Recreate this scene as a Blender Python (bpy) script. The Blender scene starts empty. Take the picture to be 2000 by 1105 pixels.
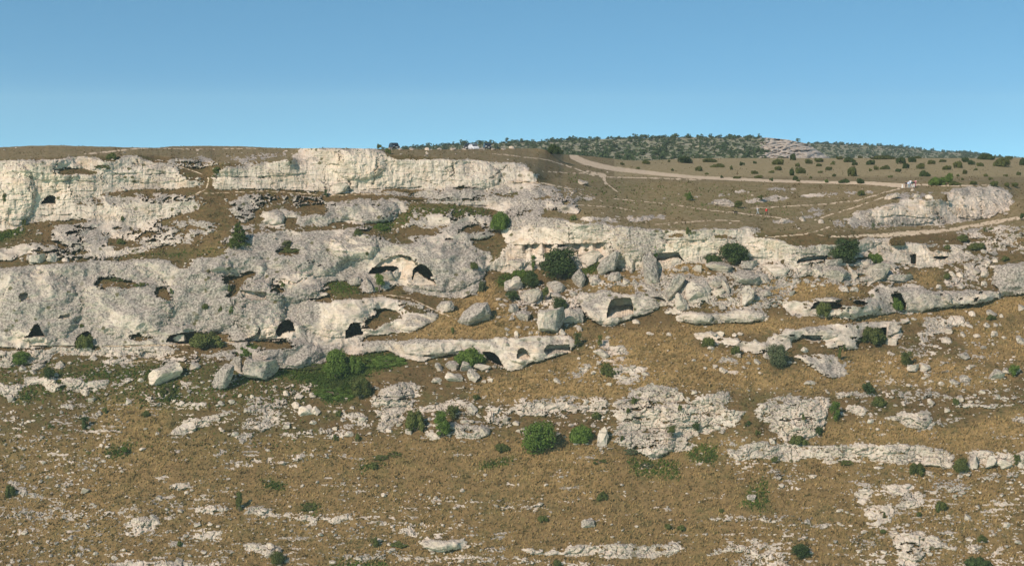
import bpy, bmesh, math, random
import numpy as np
from mathutils import Vector, Matrix

# ------------------------------------------------------------------ camera, sky, sun, exposure
SC = bpy.context.scene
COL = SC.collection
F = 3078.0                      # focal length in photo pixels (2000 wide)
PITCH = math.radians(5.43)
CAMZ = 100.0
cam_data = bpy.data.cameras.new('camera')
cam_data.sensor_width = 36.0
cam_data.lens = 36.0 * F / 2000.0
cam_data.clip_start = 1.0
cam_data.clip_end = 60000.0
cam = bpy.data.objects.new('camera', cam_data)
COL.objects.link(cam)
cam.location = (0, 0, CAMZ)
cam.rotation_euler = (math.pi / 2 - PITCH, 0, 0)
SC.camera = cam

SUN_EL = math.radians(37)
SUN_AZ = math.radians(42)       # the sun stands behind the camera, this far round to its left
to_sun = Vector((-math.sin(SUN_AZ) * math.cos(SUN_EL), -math.cos(SUN_AZ) * math.cos(SUN_EL), math.sin(SUN_EL)))
world = bpy.data.worlds.new('World')
SC.world = world
world.use_nodes = True
wn = world.node_tree.nodes
wn.clear()
wo = wn.new('ShaderNodeOutputWorld')
wb = wn.new('ShaderNodeBackground')
sky = wn.new('ShaderNodeTexSky')
sky.sky_type = 'NISHITA'
sky.sun_disc = False
sky.sun_elevation = SUN_EL
sky.sun_rotation = math.atan2(to_sun.x, to_sun.y)
sky.air_density = 1.0
sky.dust_density = 0.1
sky.ozone_density = 1.6
sky.altitude = 400
wt = wn.new('ShaderNodeTexCoord'); ws = wn.new('ShaderNodeSeparateXYZ'); wc = wn.new('ShaderNodeCombineXYZ')
wl = world.node_tree.links
wl.new(wt.outputs['Generated'], ws.inputs[0])
def wmath(op, a, b):
    n = wn.new('ShaderNodeMath'); n.operation = op
    for k, v in enumerate((a, b)):
        if isinstance(v, float): n.inputs[k].default_value = v
        else: wl.new(v, n.inputs[k])
    return n.outputs[0]
zz = wmath('POWER', wmath('MAXIMUM', wmath('ADD', ws.outputs['Z'], .042), 0.0002), .5)   # dry clear air: the deep blue reaches low all round
wl.new(ws.outputs['X'], wc.inputs[0]); wl.new(ws.outputs['Y'], wc.inputs[1]); wl.new(zz, wc.inputs[2])
wl.new(wc.outputs[0], sky.inputs[0])
wm = wn.new('ShaderNodeMix'); wm.data_type = 'RGBA'; wm.blend_type = 'MULTIPLY'; wm.inputs[0].default_value = 1.0
wm.inputs[7].default_value = (.70, 1.07, 1.05, 1)       # the cyan cast of clear Mediterranean air, the same over the whole sky
wl.new(sky.outputs[0], wm.inputs[6]); wl.new(wm.outputs[2], wb.inputs[0])
world.node_tree.links.new(wb.outputs[0], wo.inputs[0])
wb.inputs[1].default_value = 0.119
sun_d = bpy.data.lights.new('sun', 'SUN')
sun_d.energy = 4.75
sun_d.angle = math.radians(0.53)
sun_d.color = (1.0, 0.865, 0.735)
sun = bpy.data.objects.new('sun', sun_d)
COL.objects.link(sun)
sun.rotation_euler = (-to_sun).to_track_quat('-Z', 'Y').to_euler()
sun.location = (-200, -200, 400)
vs = SC.view_settings
vs.view_transform = 'Standard'
vs.look = 'None'
vs.exposure = 0.27
vs.gamma = 1.0
vs.use_curve_mapping = False
SC.cycles.max_bounces = 5
SC.cycles.diffuse_bounces = 3

rng = np.random.default_rng(7)
random.seed(7)
f32 = np.float32

# ------------------------------------------------------------------ noise tools
_perm = np.arange(256); rng.shuffle(_perm)
_perm = np.concatenate([_perm, _perm, _perm]).astype(np.int32)
_g3 = rng.normal(size=(256, 3)); _g3 /= np.linalg.norm(_g3, axis=1)[:, None]; _g3 = _g3.astype(f32)
_r1 = rng.random(256).astype(f32)

def perlin(x, y, z=0.0):
    x = np.asarray(x, f32); y = np.asarray(y, f32)
    z = np.broadcast_to(np.asarray(z, f32), x.shape)
    xi = np.floor(x).astype(np.int32); yi = np.floor(y).astype(np.int32); zi = np.floor(z).astype(np.int32)
    fx = x - xi; fy = y - yi; fz = z - zi
    u = fx * fx * (3 - 2 * fx); v = fy * fy * (3 - 2 * fy); w = fz * fz * (3 - 2 * fz)
    out = np.zeros(x.shape, f32)
    for a in (0, 1):
        pa = _perm[(xi + a) & 255]
        for b in (0, 1):
            pb = _perm[pa + ((yi + b) & 255)]
            for c in (0, 1):
                g = _g3[_perm[pb + ((zi + c) & 255)] & 255]
                d = g[..., 0] * (fx - a) + g[..., 1] * (fy - b) + g[..., 2] * (fz - c)
                out += d * (u if a else 1 - u) * (v if b else 1 - v) * (w if c else 1 - w)
    return out * 1.5

def fbm(x, y, z=0.0, o=4, g=0.5, l=2.03):
    s = 0; a = 1.0; t = 0
    for k in range(o):
        s = s + a * perlin(np.asarray(x) * l ** k + 13.7 * k, np.asarray(y) * l ** k + 7.1 * k, np.asarray(z) * l ** k)
        t += a; a *= g
    return s / t * 1.6

def worley(x, y, jit=0.95):
    """nearest and second nearest distance, random value of the nearest cell"""
    xi = np.floor(x).astype(np.int32); yi = np.floor(y).astype(np.int32)
    d1 = np.full(x.shape, 9.0, f32); d2 = np.full(x.shape, 9.0, f32); rv = np.zeros(x.shape, f32)
    for a in (-1, 0, 1):
        for b in (-1, 0, 1):
            h = _perm[_perm[(xi + a) & 255] + ((yi + b) & 255)] & 255
            px = xi + a + 0.5 + jit * (_r1[h] - 0.5); py = yi + b + 0.5 + jit * (_r1[(h + 77) & 255] - 0.5)
            d = np.hypot(x - px, y - py).astype(f32)
            n = d < d1
            d2 = np.where(n, d1, np.minimum(d2, d)); rv = np.where(n, _r1[(h + 31) & 255], rv); d1 = np.where(n, d, d1)
    return d1, d2, rv

def box1(a, r, ax):
    if r < 1: return a
    p = np.concatenate([np.repeat(np.take(a, [0], ax), r + 1, ax), a, np.repeat(np.take(a, [-1], ax), r, ax)], ax)
    c = np.cumsum(p, ax, dtype=np.float64)
    n = a.shape[ax]
    hi = np.take(c, range(2 * r + 1, 2 * r + 1 + n), ax); lo = np.take(c, range(0, n), ax)
    return ((hi - lo) / (2 * r + 1)).astype(f32)

def blur(a, rx, ry=None):
    ry = rx if ry is None else ry
    for _ in range(3):
        a = box1(a, rx, 1); a = box1(a, ry, 0)
    return a

def sstep(e0, e1, x):
    t = np.clip((x - e0) / (e1 - e0), 0, 1)
    return t * t * (3 - 2 * t)

# ------------------------------------------------------------------ from a direction to a place
CP, SP = math.cos(PITCH), math.sin(PITCH)
def tz(py):                      # drop per metre of distance along a line of sight
    yr = -(np.asarray(py, np.float64) - 552.5) / F
    return -(yr * CP - SP) / (CP + yr * SP)
def tx(px, py):
    yr = -(np.asarray(py, np.float64) - 552.5) / F
    return ((np.asarray(px, np.float64) - 1000.0) / F) / (CP + yr * SP)
# ------------------------------------------------------------------ survey of the hillside (photo coordinates)
CREST = [(-260,293),(0,288),(60,285),(100,284),(180,286),(250,288),(300,289),(340,286),(400,285),(470,286),(560,290),
 (590,290),(650,289),(736,291),(760,293),(800,292),(880,292),(950,292),(1000,290),(1050,290),(1080,296),(1100,302),
 (1125,303),(1160,306),(1220,313),(1262,314),(1330,310),(1400,309),(1500,309),(1700,309),(1800,309),(1900,309),(2000,308),(2260,308)]
# rock: (label or None, coverage, steepness, lichen, ochre, style, points)   style: m weathered dome, c cliff with beds, b broken blocks
ROCK = [
 (None,.52,1,.7,.1,'m',[(240,375),(400,380),(410,400),(380,415),(330,395)]),
 (None,.5,1,.7,.1,'m',[(230,440),(300,435),(390,425),(430,440),(400,475),(300,482),(240,470)]),
 (None,.48,1,.5,.1,'m',[(60,475),(200,492),(250,498),(240,506),(60,505)]),
 (None,.5,1,.6,.1,'m',[(290,312),(410,302),(435,325),(350,332)]),
 (None,.5,1,.7,.1,'m',[(450,440),(520,436),(600,446),(560,455),(500,460),(440,492),(430,470)]),
 (None,.4,1,.7,.1,'m',[(780,402),(930,408),(960,420),(900,430),(800,438)]),
 (None,.55,1,.7,.1,'m',[(960,384),(1130,390),(1100,400),(1040,412),(990,425),(960,410)]),
 (None,.45,.8,.5,.1,'b',[(1060,360),(1130,365),(1180,390),(1120,395),(1060,380)]),
 (None,.5,1.2,.4,.1,'m',[(250,690),(420,690),(480,700),(420,705),(300,712)]),
 (None,.42,1,.35,.1,'b',[(270,770),(330,765),(420,790),(400,800),(300,800)]),
 (None,.62,1.2,.7,.1,'b',[(1230,540),(1290,520),(1380,540),(1440,515),(1560,512),(1560,560),(1520,600),(1460,606),(1380,600),(1300,600),(1240,575)]),
 (None,.66,1.2,.6,.1,'b',[(1560,518),(1640,512),(1760,520),(1765,552),(1640,550),(1560,540)]),
 (None,.56,1.2,.6,.1,'b',[(985,565),(1060,560),(1140,560),(1150,600),(1100,650),(1050,600),(1000,630)]),
 (None,.5,1,.6,.1,'b',[(1140,535),(1200,535),(1240,560),(1150,560)]),
 (None,.5,1.2,.3,.1,'b',[(1000,776),(1100,770),(1190,776),(1190,812),(1100,815),(1010,812)]),
 (None,.42,1,.3,.1,'b',[(430,900),(640,880),(650,895),(440,920)]),
 (None,.42,1.2,.3,.1,'b',[(0,1000),(120,990),(230,1000),(230,1012),(0,1020)]),
 (None,.45,1.2,.3,.1,'b',[(520,1000),(700,1012),(860,1022),(860,1034),(690,1024),(520,1012)]),
 (None,.42,1.2,.3,.1,'b',[(640,1078),(1000,1085),(1200,1098),(1200,1110),(900,1100),(640,1092)]),
 (None,.4,1.2,.3,.1,'b',[(1360,1010),(1480,1000),(1640,1020),(1640,1034),(1480,1020),(1360,1022)]),
 (None,.45,1.2,.3,.1,'b',[(1600,765),(1720,760),(1860,765),(1860,775),(1700,775),(1600,780)]),
 (None,.45,1.2,.4,.1,'b',[(540,845),(640,835),(700,848),(640,858),(545,858)]),
 ('pale layered cliff with a small dark cave under the plateau edge at the left',1,5,.25,.45,'c',[(-260,322),(0,313),(60,313),(117,310),(150,306),(200,307),(217,313),(245,302),(272,303),(285,310),(300,318),(335,322),(345,335),(365,352),(395,355),(400,362),(366,367),(330,370),(290,370),(255,371),(209,374),(195,384),(150,394),(145,402),(110,404),(60,404),(58,420),(45,440),(30,448),(0,450),(-260,455)]),
 (None,.62,1.2,.8,0,'m',[(150,398),(195,384),(230,382),(300,385),(330,392),(340,400),(200,405)]),
 ('long pale rock band just below the small left-hand cave',1,4,.35,.3,'c',[(60,404),(150,402),(260,400),(360,397),(378,403),(387,410),(352,417),(340,424),(300,434),(270,447),(240,440),(180,430),(130,430),(85,432),(55,438)]),
 (None,.72,1.0,.75,.1,'m',[(105,440),(190,430),(240,440),(255,450),(240,463),(205,470),(235,480),(200,495),(130,485),(100,468),(95,455)]),
 (None,.95,2,.3,.2,'m',[(-260,500),(0,487),(75,470),(85,475),(60,490),(15,511),(0,512),(-260,530)]),
 (None,.85,2,.3,.1,'b',[(171,494),(235,490),(295,482),(290,489),(235,498),(175,499)]),
 (None,.6,1,.3,.1,'b',[(250,478),(323,468),(330,474),(290,484),(240,490)]),
 ('great grey lichened rock face pierced by the lower row of cave mouths',1,1.9,.92,.12,'m',[(-260,530),(0,523),(92,516),(171,510),(245,508),(312,505),(334,510),(345,525),(370,522),(375,503),(420,503),(440,494),(475,475),(500,459),(549,454),(628,451),(679,445),(725,440),(728,447),(742,455),(748,468),(765,474),(800,478),(855,468),(915,467),(925,480),(960,492),(955,515),(948,530),(945,554),(925,572),(902,581),(860,582),(845,577),(800,570),(765,562),(700,575),(640,578),(600,585),(640,592),(700,582),(745,580),(800,588),(840,605),(853,618),(850,628),(806,646),(765,650),(712,658),(690,670),(622,717),(560,718),(500,716),(480,700),(470,690),(455,668),(370,660),(330,676),(300,676),(150,677),(0,678),(-260,690)]),
 ('smooth cream rock round the bell-shaped cave mouth',1,3,.2,.25,'m',[(600,640),(625,610),(647,590),(700,582),(745,582),(790,590),(815,612),(852,620),(850,628),(806,646),(765,650),(712,658),(690,664),(640,672),(605,668)]),
 (None,.9,2.5,.55,.1,'m',[(622,717),(632,700),(650,690),(700,692),(745,688),(765,676),(745,664),(700,664),(640,672)]),
 ('low pale rock terrace with two arched niches and a cave above the boulders',1,4,.35,.3,'m',[(755,668),(800,663),(880,663),(1000,660),(1050,657),(1115,655),(1125,665),(1118,682),(1095,692),(1060,702),(1020,719),(990,723),(975,716),(955,698),(890,692),(850,698),(825,704),(790,700),(760,686)]),
 ('pale central cliff face topping the slope below the parked cars',1,5.5,.22,.3,'c',[(418,367),(415,350),(434,331),(461,323),(500,323),(540,318),(575,312),(580,300),(584,291),(652,289),(736,291),(750,296),(769,312),(839,311),(923,312),(1000,318),(1030,322),(1045,340),(1054,358),(1054,362),(1000,369),(940,366),(870,366),(839,370),(760,369),(740,372),(679,378),(647,379),(636,373),(581,372),(500,368),(445,371)]),
 (None,.4,.9,.5,0,'b',[(440,300),(560,295),(575,310),(500,322),(440,326)]),
 (None,.7,1.2,.8,0,'m',[(690,380),(740,374),(800,374),(900,368),(1000,370),(1054,363),(1085,370),(1092,378),(1050,387),(1000,390),(900,388),(860,390),(800,384)]),
 ('thin rock shelf running under the central cliff',.9,2.5,.4,.2,'c',[(800,394),(870,390),(940,393),(1000,389),(1070,392),(1078,402),(1050,412),(1000,409),(955,411),(930,402),(880,400)]),
 ('grey humped outcrop between grass patches below the central cliff',.97,1.7,.72,.1,'m',[(580,425),(640,415),(640,397),(700,388),(770,388),(800,396),(785,412),(772,430),(735,436),(684,437),(655,432),(640,442),(582,440)]),
 (None,1,2.5,.5,.1,'m',[(511,415),(530,410),(554,410),(575,412),(590,415),(579,427),(558,424),(543,441),(516,438)]),
 (None,.4,.9,.7,0,'m',[(500,376),(640,376),(640,400),(500,408)]),
 (None,.66,1.2,.8,0,'m',[(445,391),(500,374),(500,424),(472,437),(455,420)]),
 (None,.95,2,.6,.1,'m',[(785,437),(823,427),(864,416),(885,435),(840,446),(785,446)]),
 (None,.95,1.6,.65,.1,'m',[(785,464),(842,459),(860,444),(880,440),(960,456),(956,467),(893,467),(825,475)]),
 (None,.95,1.6,.6,.1,'m',[(880,436),(900,430),(920,425),(961,424),(970,445),(965,456),(890,442)]),
 (None,.95,2.5,.4,.1,'m',[(1073,399),(1128,397),(1138,416),(1109,418),(1076,413)]),
 (None,.6,1,.8,.1,'m',[(980,415),(1040,410),(1075,416),(1040,424),(990,430)]),
 (None,.9,2,.5,.1,'b',[(1130,424),(1220,424),(1217,434),(1136,433)]),
 (None,.6,1,.5,.1,'b',[(1225,422),(1300,418),(1300,430),(1230,434)]),
 ('tall cream cliff with a long overhang above the leaning slabs',1,6,.36,.5,'c',[(985,436),(1000,427),(1040,424),(1100,425),(1120,438),(1165,436),(1220,441),(1270,446),(1330,449),(1400,447),(1445,446),(1482,443),(1480,452),(1465,463),(1530,467),(1533,478),(1530,500),(1525,510),(1480,512),(1440,510),(1380,514),(1340,514),(1300,524),(1240,530),(1200,520),(1165,515),(1140,524),(1080,525),(1035,528),(1000,532),(965,532),(960,520),(985,490),(990,470),(975,455)]),
 ('grey rock rim over a wide low cave beside the round evergreen bush',1,4,.6,.25,'c',[(1533,478),(1570,480),(1617,478),(1660,474),(1690,470),(1690,500),(1640,508),(1619,497),(1605,516),(1560,518),(1549,518),(1530,512)]),
 ('carved rock wall with a square doorway and a slot window',1,4,.4,.45,'c',[(1685,470),(1690,460),(1730,463),(1770,472),(1795,478),(1880,478),(1885,500),(1870,512),(1830,522),(1785,522),(1745,512),(1735,522),(1700,500)]),
 (None,.55,1,.6,.1,'b',[(1866,447),(2000,437),(2260,430),(2260,500),(2000,497),(1945,492),(1900,484),(1866,468)]),
 (None,.6,1.2,.7,.1,'b',[(1870,490),(1940,500),(1942,520),(1900,560),(1850,560),(1840,545),(1880,530)]),
 ('big grey lichened rock at the far right end of the slope',1,2.2,.9,.1,'m',[(1942,518),(2000,511),(2260,505),(2260,585),(2000,572),(1962,577),(1943,555)]),
 ('isolated pale promontory cliff with a group of walkers on top',1,5,.3,.5,'c',[(1674,412),(1704,406),(1740,398),(1771,392),(1823,391),(1835,386),(1845,377),(1852,369),(1907,363),(1945,363),(1962,367),(1972,383),(1976,400),(1967,413),(1945,420),(1930,428),(1880,434),(1850,438),(1800,441),(1750,443),(1720,443),(1690,438),(1655,430)]),
 (None,.65,.8,.8,.1,'m',[(1622,437),(1640,426),(1670,428),(1700,436),(1760,442),(1700,447),(1640,444)]),
 (None,.6,.35,.6,.1,'b',[(1725,380),(1760,374),(1845,376),(1848,386),(1820,392),(1760,392)]),
 (None,.55,.6,.6,.1,'b',[(1562,405),(1625,408),(1606,424),(1560,430)]),
 (None,.55,.6,.6,.1,'b',[(1500,428),(1548,425),(1556,436),(1510,438)]),
 (None,.9,3,.2,.2,'b',[(1500,368),(1555,365),(1555,370),(1500,373)]),
 (None,.9,3,.2,.2,'b',[(1500,383),(1535,382),(1535,391),(1500,392)]),
 (None,.9,3,.2,.2,'b',[(1568,379),(1611,378),(1611,384),(1568,385)]),
 (None,.8,3,.2,.2,'b',[(1611,376),(1706,373),(1706,378),(1611,381)]),
 (None,.9,3,.2,.2,'b',[(1394,378),(1423,377),(1423,382),(1394,383)]),
 (None,.9,3,.2,.2,'b',[(1428,372),(1458,370),(1458,375),(1428,378)]),
 (None,.8,3,.3,.2,'b',[(1448,391),(1500,385),(1542,384),(1540,390),(1500,394),(1450,396)]),
 (None,.85,3,.3,.2,'b',[(1288,383),(1309,383),(1309,387),(1288,388)]),
 (None,.85,3,.3,.2,'b',[(1355,382),(1376,380),(1376,386),(1355,387)]),
 (None,.8,1,.5,.1,'m',[(1375,392),(1400,389),(1400,398),(1378,399)]),
 ('white jagged rock ledge below the lower caves at the left',.88,3,.25,.15,'b',[(-260,685),(0,685),(70,682),(115,680),(217,678),(320,678),(355,683),(320,690),(245,697),(190,697),(110,690),(85,705),(60,712),(0,718),(-260,725)]),
 (None,.9,3,.25,.1,'b',[(195,705),(268,697),(258,709),(200,712)]),
 (None,.9,3,.25,.1,'b',[(44,716),(90,709),(84,721),(48,722)]),
 (None,.95,2.5,.4,.1,'b',[(-60,745),(0,748),(48,752),(40,766),(16,783),(0,768),(-60,770)]),
 ('row of white broken blocks on the lower left slope',.93,3.5,.25,.15,'b',[(46,737),(80,735),(110,737),(190,742),(258,736),(262,743),(230,755),(175,764),(172,779),(160,775),(158,764),(128,763),(98,767),(82,750),(48,750)]),
 (None,.9,1.6,.8,.1,'m',[(408,700),(415,686),(460,683),(465,695),(440,706)]),
 (None,.5,2,.2,.1,'b',[(350,745),(385,740),(390,755),(355,766)]),
 ('white bedded outcrop below the dark green thicket',.88,2.6,.25,.2,'b',[(722,780),(755,758),(780,744),(817,750),(818,771),(803,797),(788,815),(752,846),(740,842),(745,820),(728,800)]),
 (None,.7,2,.25,.2,'b',[(667,803),(706,803),(724,821),(718,831),(694,831),(673,815)]),
 (None,.72,2,.25,.2,'b',[(803,798),(849,785),(906,779),(925,810),(906,812),(860,805),(810,805)]),
 (None,.7,2,.25,.2,'b',[(912,791),(937,791),(930,810)]),
 (None,.85,2,.25,.2,'b',[(827,840),(846,837),(864,858),(840,861)]),
 (None,.88,2.5,.25,.2,'b',[(880,826),(955,834),(952,855),(895,858)]),
 (None,.55,1.5,.25,.2,'b',[(940,788),(1000,797),(1000,840),(955,828)]),
 (None,.58,1.8,.25,.2,'b',[(490,773),(560,779),(545,828),(500,848),(470,846),(480,800)]),
 (None,.4,1,.25,.2,'b',[(500,750),(622,748),(625,774),(505,772)]),
 (None,.75,2,.25,.1,'b',[(115,785),(148,781),(146,797),(120,796)]),
 ('diagonal white rock rib on the lower left slope',.85,2,.2,.15,'b',[(337,843),(361,818),(409,812),(455,799),(449,809),(409,828),(373,846),(340,850)]),
 (None,.75,1.8,.25,.1,'b',[(452,846),(485,843),(497,852),(473,870)]),
 (None,.55,1.4,.25,.1,'b',[(409,885),(449,873),(455,882),(430,894)]),
 (None,.4,1.2,.3,.1,'b',[(0,809),(45,797),(45,822),(0,831)]),
 (None,.45,1.2,.3,.1,'b',[(133,809),(170,797),(182,815),(152,822)]),
 (None,.42,1.2,.7,.1,'b',[(42,846),(103,849),(100,873),(52,861)]),
 (None,.62,1.4,.4,.1,'b',[(6,940),(39,937),(58,964),(103,973),(100,979),(39,967)]),
 (None,.8,1.6,.6,.1,'b',[(118,946),(143,940),(136,952)]),
 (None,.8,1.6,.3,.1,'b',[(303,931),(321,922),(331,931),(312,940)]),
 (None,.7,1.6,.4,.1,'b',[(318,949),(364,940),(379,955),(334,955)]),
 (None,.85,2,.25,.1,'b',[(240,1022),(273,1007),(312,1013),(309,1028),(288,1040),(255,1037)]),
 (None,.62,1.4,.3,.1,'b',[(364,994),(424,982),(455,994),(418,1010),(370,1000)]),
 (None,.88,2,.25,.1,'b',[(476,991),(500,985),(536,994),(530,1003),(503,1012),(480,1003)]),
 (None,.75,2,.25,.1,'b',[(561,997),(597,1006),(627,1013),(633,1022),(579,1016)]),
 (None,.75,2,.25,.1,'b',[(633,1013),(682,1002),(691,1013),(640,1025)]),
 (None,.75,2,.25,.1,'b',[(364,1034),(400,1034),(437,1037),(430,1052),(400,1055),(367,1049)]),
 (None,.85,2,.3,.1,'b',[(476,1064),(500,1058),(552,1061),(524,1091),(500,1076),(480,1076)]),
 (None,.72,2,.3,.1,'b',[(212,1097),(303,1094),(376,1091),(380,1130),(212,1130)]),
 (None,.75,2,.3,.1,'b',[(136,1082),(164,1073),(161,1091)]),
 (None,.7,2,.3,.1,'b',[(30,1034),(48,1031),(39,1052)]),
 (None,.55,1.5,.5,.1,'b',[(61,1040),(91,1034),(85,1049)]),
 (None,.6,1.5,.4,.1,'b',[(45,1079),(85,1061),(80,1074)]),
 (None,.7,1.6,.3,.1,'b',[(776,1028),(803,1025),(821,1040),(809,1052),(779,1037)]),
 ('grey and white rock hump at the bottom centre of the slope',1,2.2,.5,.1,'m',[(824,1061),(833,1046),(864,1056),(906,1052),(909,1067),(864,1076),(840,1076)]),
 (None,.5,1.5,.3,.1,'b',[(915,1061),(1000,1070),(985,1082),(940,1076)]),
 (None,.6,1.5,.3,.1,'b',[(621,946),(682,940),(680,948),(630,950)]),
 ('line of white blocks at the foot of the golden grass slope',.9,3,.2,.15,'b',[(1000,785),(1060,788),(1097,788),(1121,794),(1152,785),(1188,785),(1188,794),(1121,800),(1100,801),(1067,802),(1030,807),(1000,806)]),
 ('large blocky fractured crag on the middle of the lower slope',.96,3.2,.42,.3,'b',[(1197,788),(1218,778),(1240,760),(1258,755),(1300,750),(1330,765),(1349,782),(1372,769),(1407,758),(1426,771),(1415,797),(1455,803),(1449,819),(1430,831),(1388,843),(1355,852),(1352,882),(1327,879),(1303,888),(1273,897),(1249,882),(1218,873),(1197,864),(1194,837),(1212,831),(1200,812)]),
 ('square-jointed pale crag right of the large blocky crag',1,3.2,.4,.3,'b',[(1497,779),(1539,772),(1615,777),(1621,794),(1615,810),(1612,825),(1600,852),(1530,861),(1506,837)]),
 (None,.95,3,.35,.2,'b',[(1639,788),(1676,791),(1702,800),(1672,812),(1658,800)]),
 (None,.9,2,.35,.2,'b',[(1472,791),(1497,786),(1497,828),(1476,815)]),
 ('long low wall of grey-white crags crossing the lower right slope',.95,3.2,.5,.15,'b',[(1421,864),(1455,867),(1500,861),(1585,870),(1664,867),(1758,867),(1830,873),(1861,885),(1861,915),(1818,909),(1782,909),(1712,900),(1645,903),(1612,906),(1591,891),(1545,903),(1500,898),(1473,891),(1440,903),(1425,893)]),
 ('white crag line on the lower slope at the right edge',.97,3.2,.25,.2,'b',[(1885,882),(1918,879),(1973,885),(2000,879),(2260,872),(2260,915),(2000,915),(1955,912),(1924,906),(1894,897)]),
 ('pale knob of rock with a pointed foot on the right slope',.96,2.6,.3,.2,'b',[(1718,812),(1743,815),(1764,803),(1812,800),(1821,837),(1791,840),(1767,831)]),
 (None,.5,1.5,.3,.2,'b',[(1821,815),(1864,828),(1850,835),(1825,830)]),
 (None,.8,2,.3,.2,'b',[(1855,785),(1888,788),(1949,788),(1949,800),(1918,797),(1864,794)]),
 (None,.8,2,.3,.2,'b',[(1967,815),(2000,815),(2130,812),(2130,835),(2000,831)]),
 (None,.9,2,.2,.2,'b',[(1673,940),(1709,946),(1706,967),(1682,988),(1676,982)]),
 (None,.8,1.4,.2,.25,'b',[(1718,946),(1773,943),(1806,964),(1797,994),(1758,994),(1743,1019),(1700,1028),(1682,994),(1712,985),(1755,979),(1730,958)]),
 ('pale bare rock apron at the bottom right of the slope',.93,1.6,.2,.35,'b',[(1736,1034),(1809,1034),(1840,1052),(1858,1070),(1879,1070),(1864,1078),(1827,1067),(1803,1082),(1782,1120),(1743,1120),(1749,1073)]),
 (None,.72,1.6,.3,.1,'b',[(1894,1058),(1921,1061),(1918,1079),(1888,1079)]),
 (None,.7,1.6,.3,.1,'b',[(1933,1082),(1958,1061),(1962,1070),(1940,1090)]),
 (None,.5,1.2,.5,.1,'b',[(1803,915),(1858,940),(1894,949),(1900,964),(1821,958)]),
 (None,.5,1.2,.7,.1,'b',[(1915,925),(1991,919),(1985,940),(1924,940)]),
 (None,.36,1,.7,.1,'b',[(1500,915),(1585,922),(1582,946),(1515,946)]),
 (None,.42,1.2,.5,.1,'b',[(1645,1043),(1712,1043),(1718,1073),(1667,1067)]),
 (None,.5,1.2,.4,.1,'b',[(1500,1064),(1560,1094),(1560,1130),(1500,1130)]),
 ('long white rock strip along the bottom of the slope',.8,2,.25,.15,'b',[(1009,1070),(1100,1073),(1115,1064),(1182,1061),(1258,1061),(1333,1064),(1349,1073),(1288,1088),(1212,1091),(1121,1085),(1030,1082)]),
 (None,.5,1.2,.3,.1,'b',[(1321,1040),(1382,1040),(1382,1047),(1321,1048)]),
 (None,.6,1.2,.3,.1,'b',[(1306,1055),(1335,1055),(1333,1061),(1306,1062)]),
 (None,.52,1.3,.4,.1,'b',[(1443,1049),(1500,1058),(1500,1100),(1460,1120),(1445,1080),(1367,1085)]),
 (None,.35,1,.4,.1,'b',[(960,978),(1080,980),(1050,1000),(960,996)]),
 ('rounded grey outcrop holding the square-topped cave mouth',1,3,.6,.15,'m',[(1125,581),(1168,566),(1231,574),(1271,572),(1299,577),(1303,592),(1263,611),(1233,619),(1190,638),(1174,635),(1152,616),(1136,597)]),
 ('elongated grey-white ledge of two joined rocks in golden grass',1,3.5,.5,.15,'m',[(1320,620),(1347,606),(1394,614),(1429,606),(1470,606),(1500,611),(1500,625),(1434,629),(1358,633),(1326,629)]),
 (None,.9,1.6,.5,.15,'m',[(1290,606),(1340,594),(1345,604),(1330,613),(1300,614)]),
 (None,.8,1.6,.75,.1,'m',[(1338,552),(1372,540),(1386,560),(1380,590),(1345,590)]),
 (None,.9,2.2,.35,.2,'m',[(1350,652),(1380,647),(1402,647),(1413,660),(1445,657),(1461,668),(1500,668),(1500,690),(1478,693),(1450,685),(1423,674),(1380,668)]),
 (None,.9,2,.3,.2,'b',[(1394,695),(1434,698),(1434,709),(1402,709)]),
 (None,.55,1.4,.3,.2,'b',[(1404,722),(1420,718),(1450,725),(1445,732),(1410,730)]),
 ('crumbling orange-stained rock pile in the grassy middle slope',.85,2.4,.2,.8,'b',[(1174,657),(1187,660),(1190,674),(1222,674),(1225,690),(1206,709),(1165,705),(1163,690),(1172,680)]),
 (None,.92,2.2,.3,.2,'b',[(1114,731),(1147,704),(1157,714),(1125,743)]),
 (None,.82,2,.55,.15,'b',[(1195,717),(1266,714),(1260,725),(1255,736),(1233,752),(1195,750)]),
 (None,.45,1.4,.3,.2,'b',[(1035,728),(1110,722),(1112,732),(1040,734)]),
 ('broad rounded outcrop with the tall grassy-floored doorway cave',.97,2.8,.5,.15,'m',[(1530,592),(1554,587),(1592,587),(1598,580),(1641,580),(1690,585),(1695,565),(1731,557),(1796,553),(1810,565),(1839,570),(1907,566),(1945,570),(1962,581),(1923,592),(1866,598),(1826,601),(1782,613),(1766,611),(1744,611),(1722,617),(1706,614),(1674,621),(1652,622),(1587,618),(1552,620),(1533,605)]),
 ('lower pale terrace with arched shallow caves under golden grass strip',.97,3.2,.28,.25,'m',[(1508,648),(1552,641),(1636,633),(1695,629),(1731,626),(1755,630),(1762,652),(1747,674),(1731,678),(1728,660),(1712,662),(1674,668),(1689,678),(1617,680),(1606,660),(1565,658),(1543,670),(1541,688),(1500,682)]),
 (None,.95,1.8,.4,.15,'m',[(1541,691),(1630,693),(1647,706),(1657,733),(1630,742),(1603,731),(1581,714),(1562,701)]),
 (None,.92,2.2,.22,.4,'b',[(1804,633),(1812,619),(1853,617),(1875,617),(1896,633),(1885,636),(1858,641),(1826,655),(1809,652)]),
 (None,.92,2.4,.25,.2,'b',[(1793,647),(1809,645),(1809,674),(1793,670)]),
 (None,.55,1.4,.4,.1,'b',[(1755,674),(1831,685),(1820,698),(1782,698)]),
 (None,.5,1.4,.5,.1,'b',[(1838,682),(1862,684),(1858,692),(1838,690)]),
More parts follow.
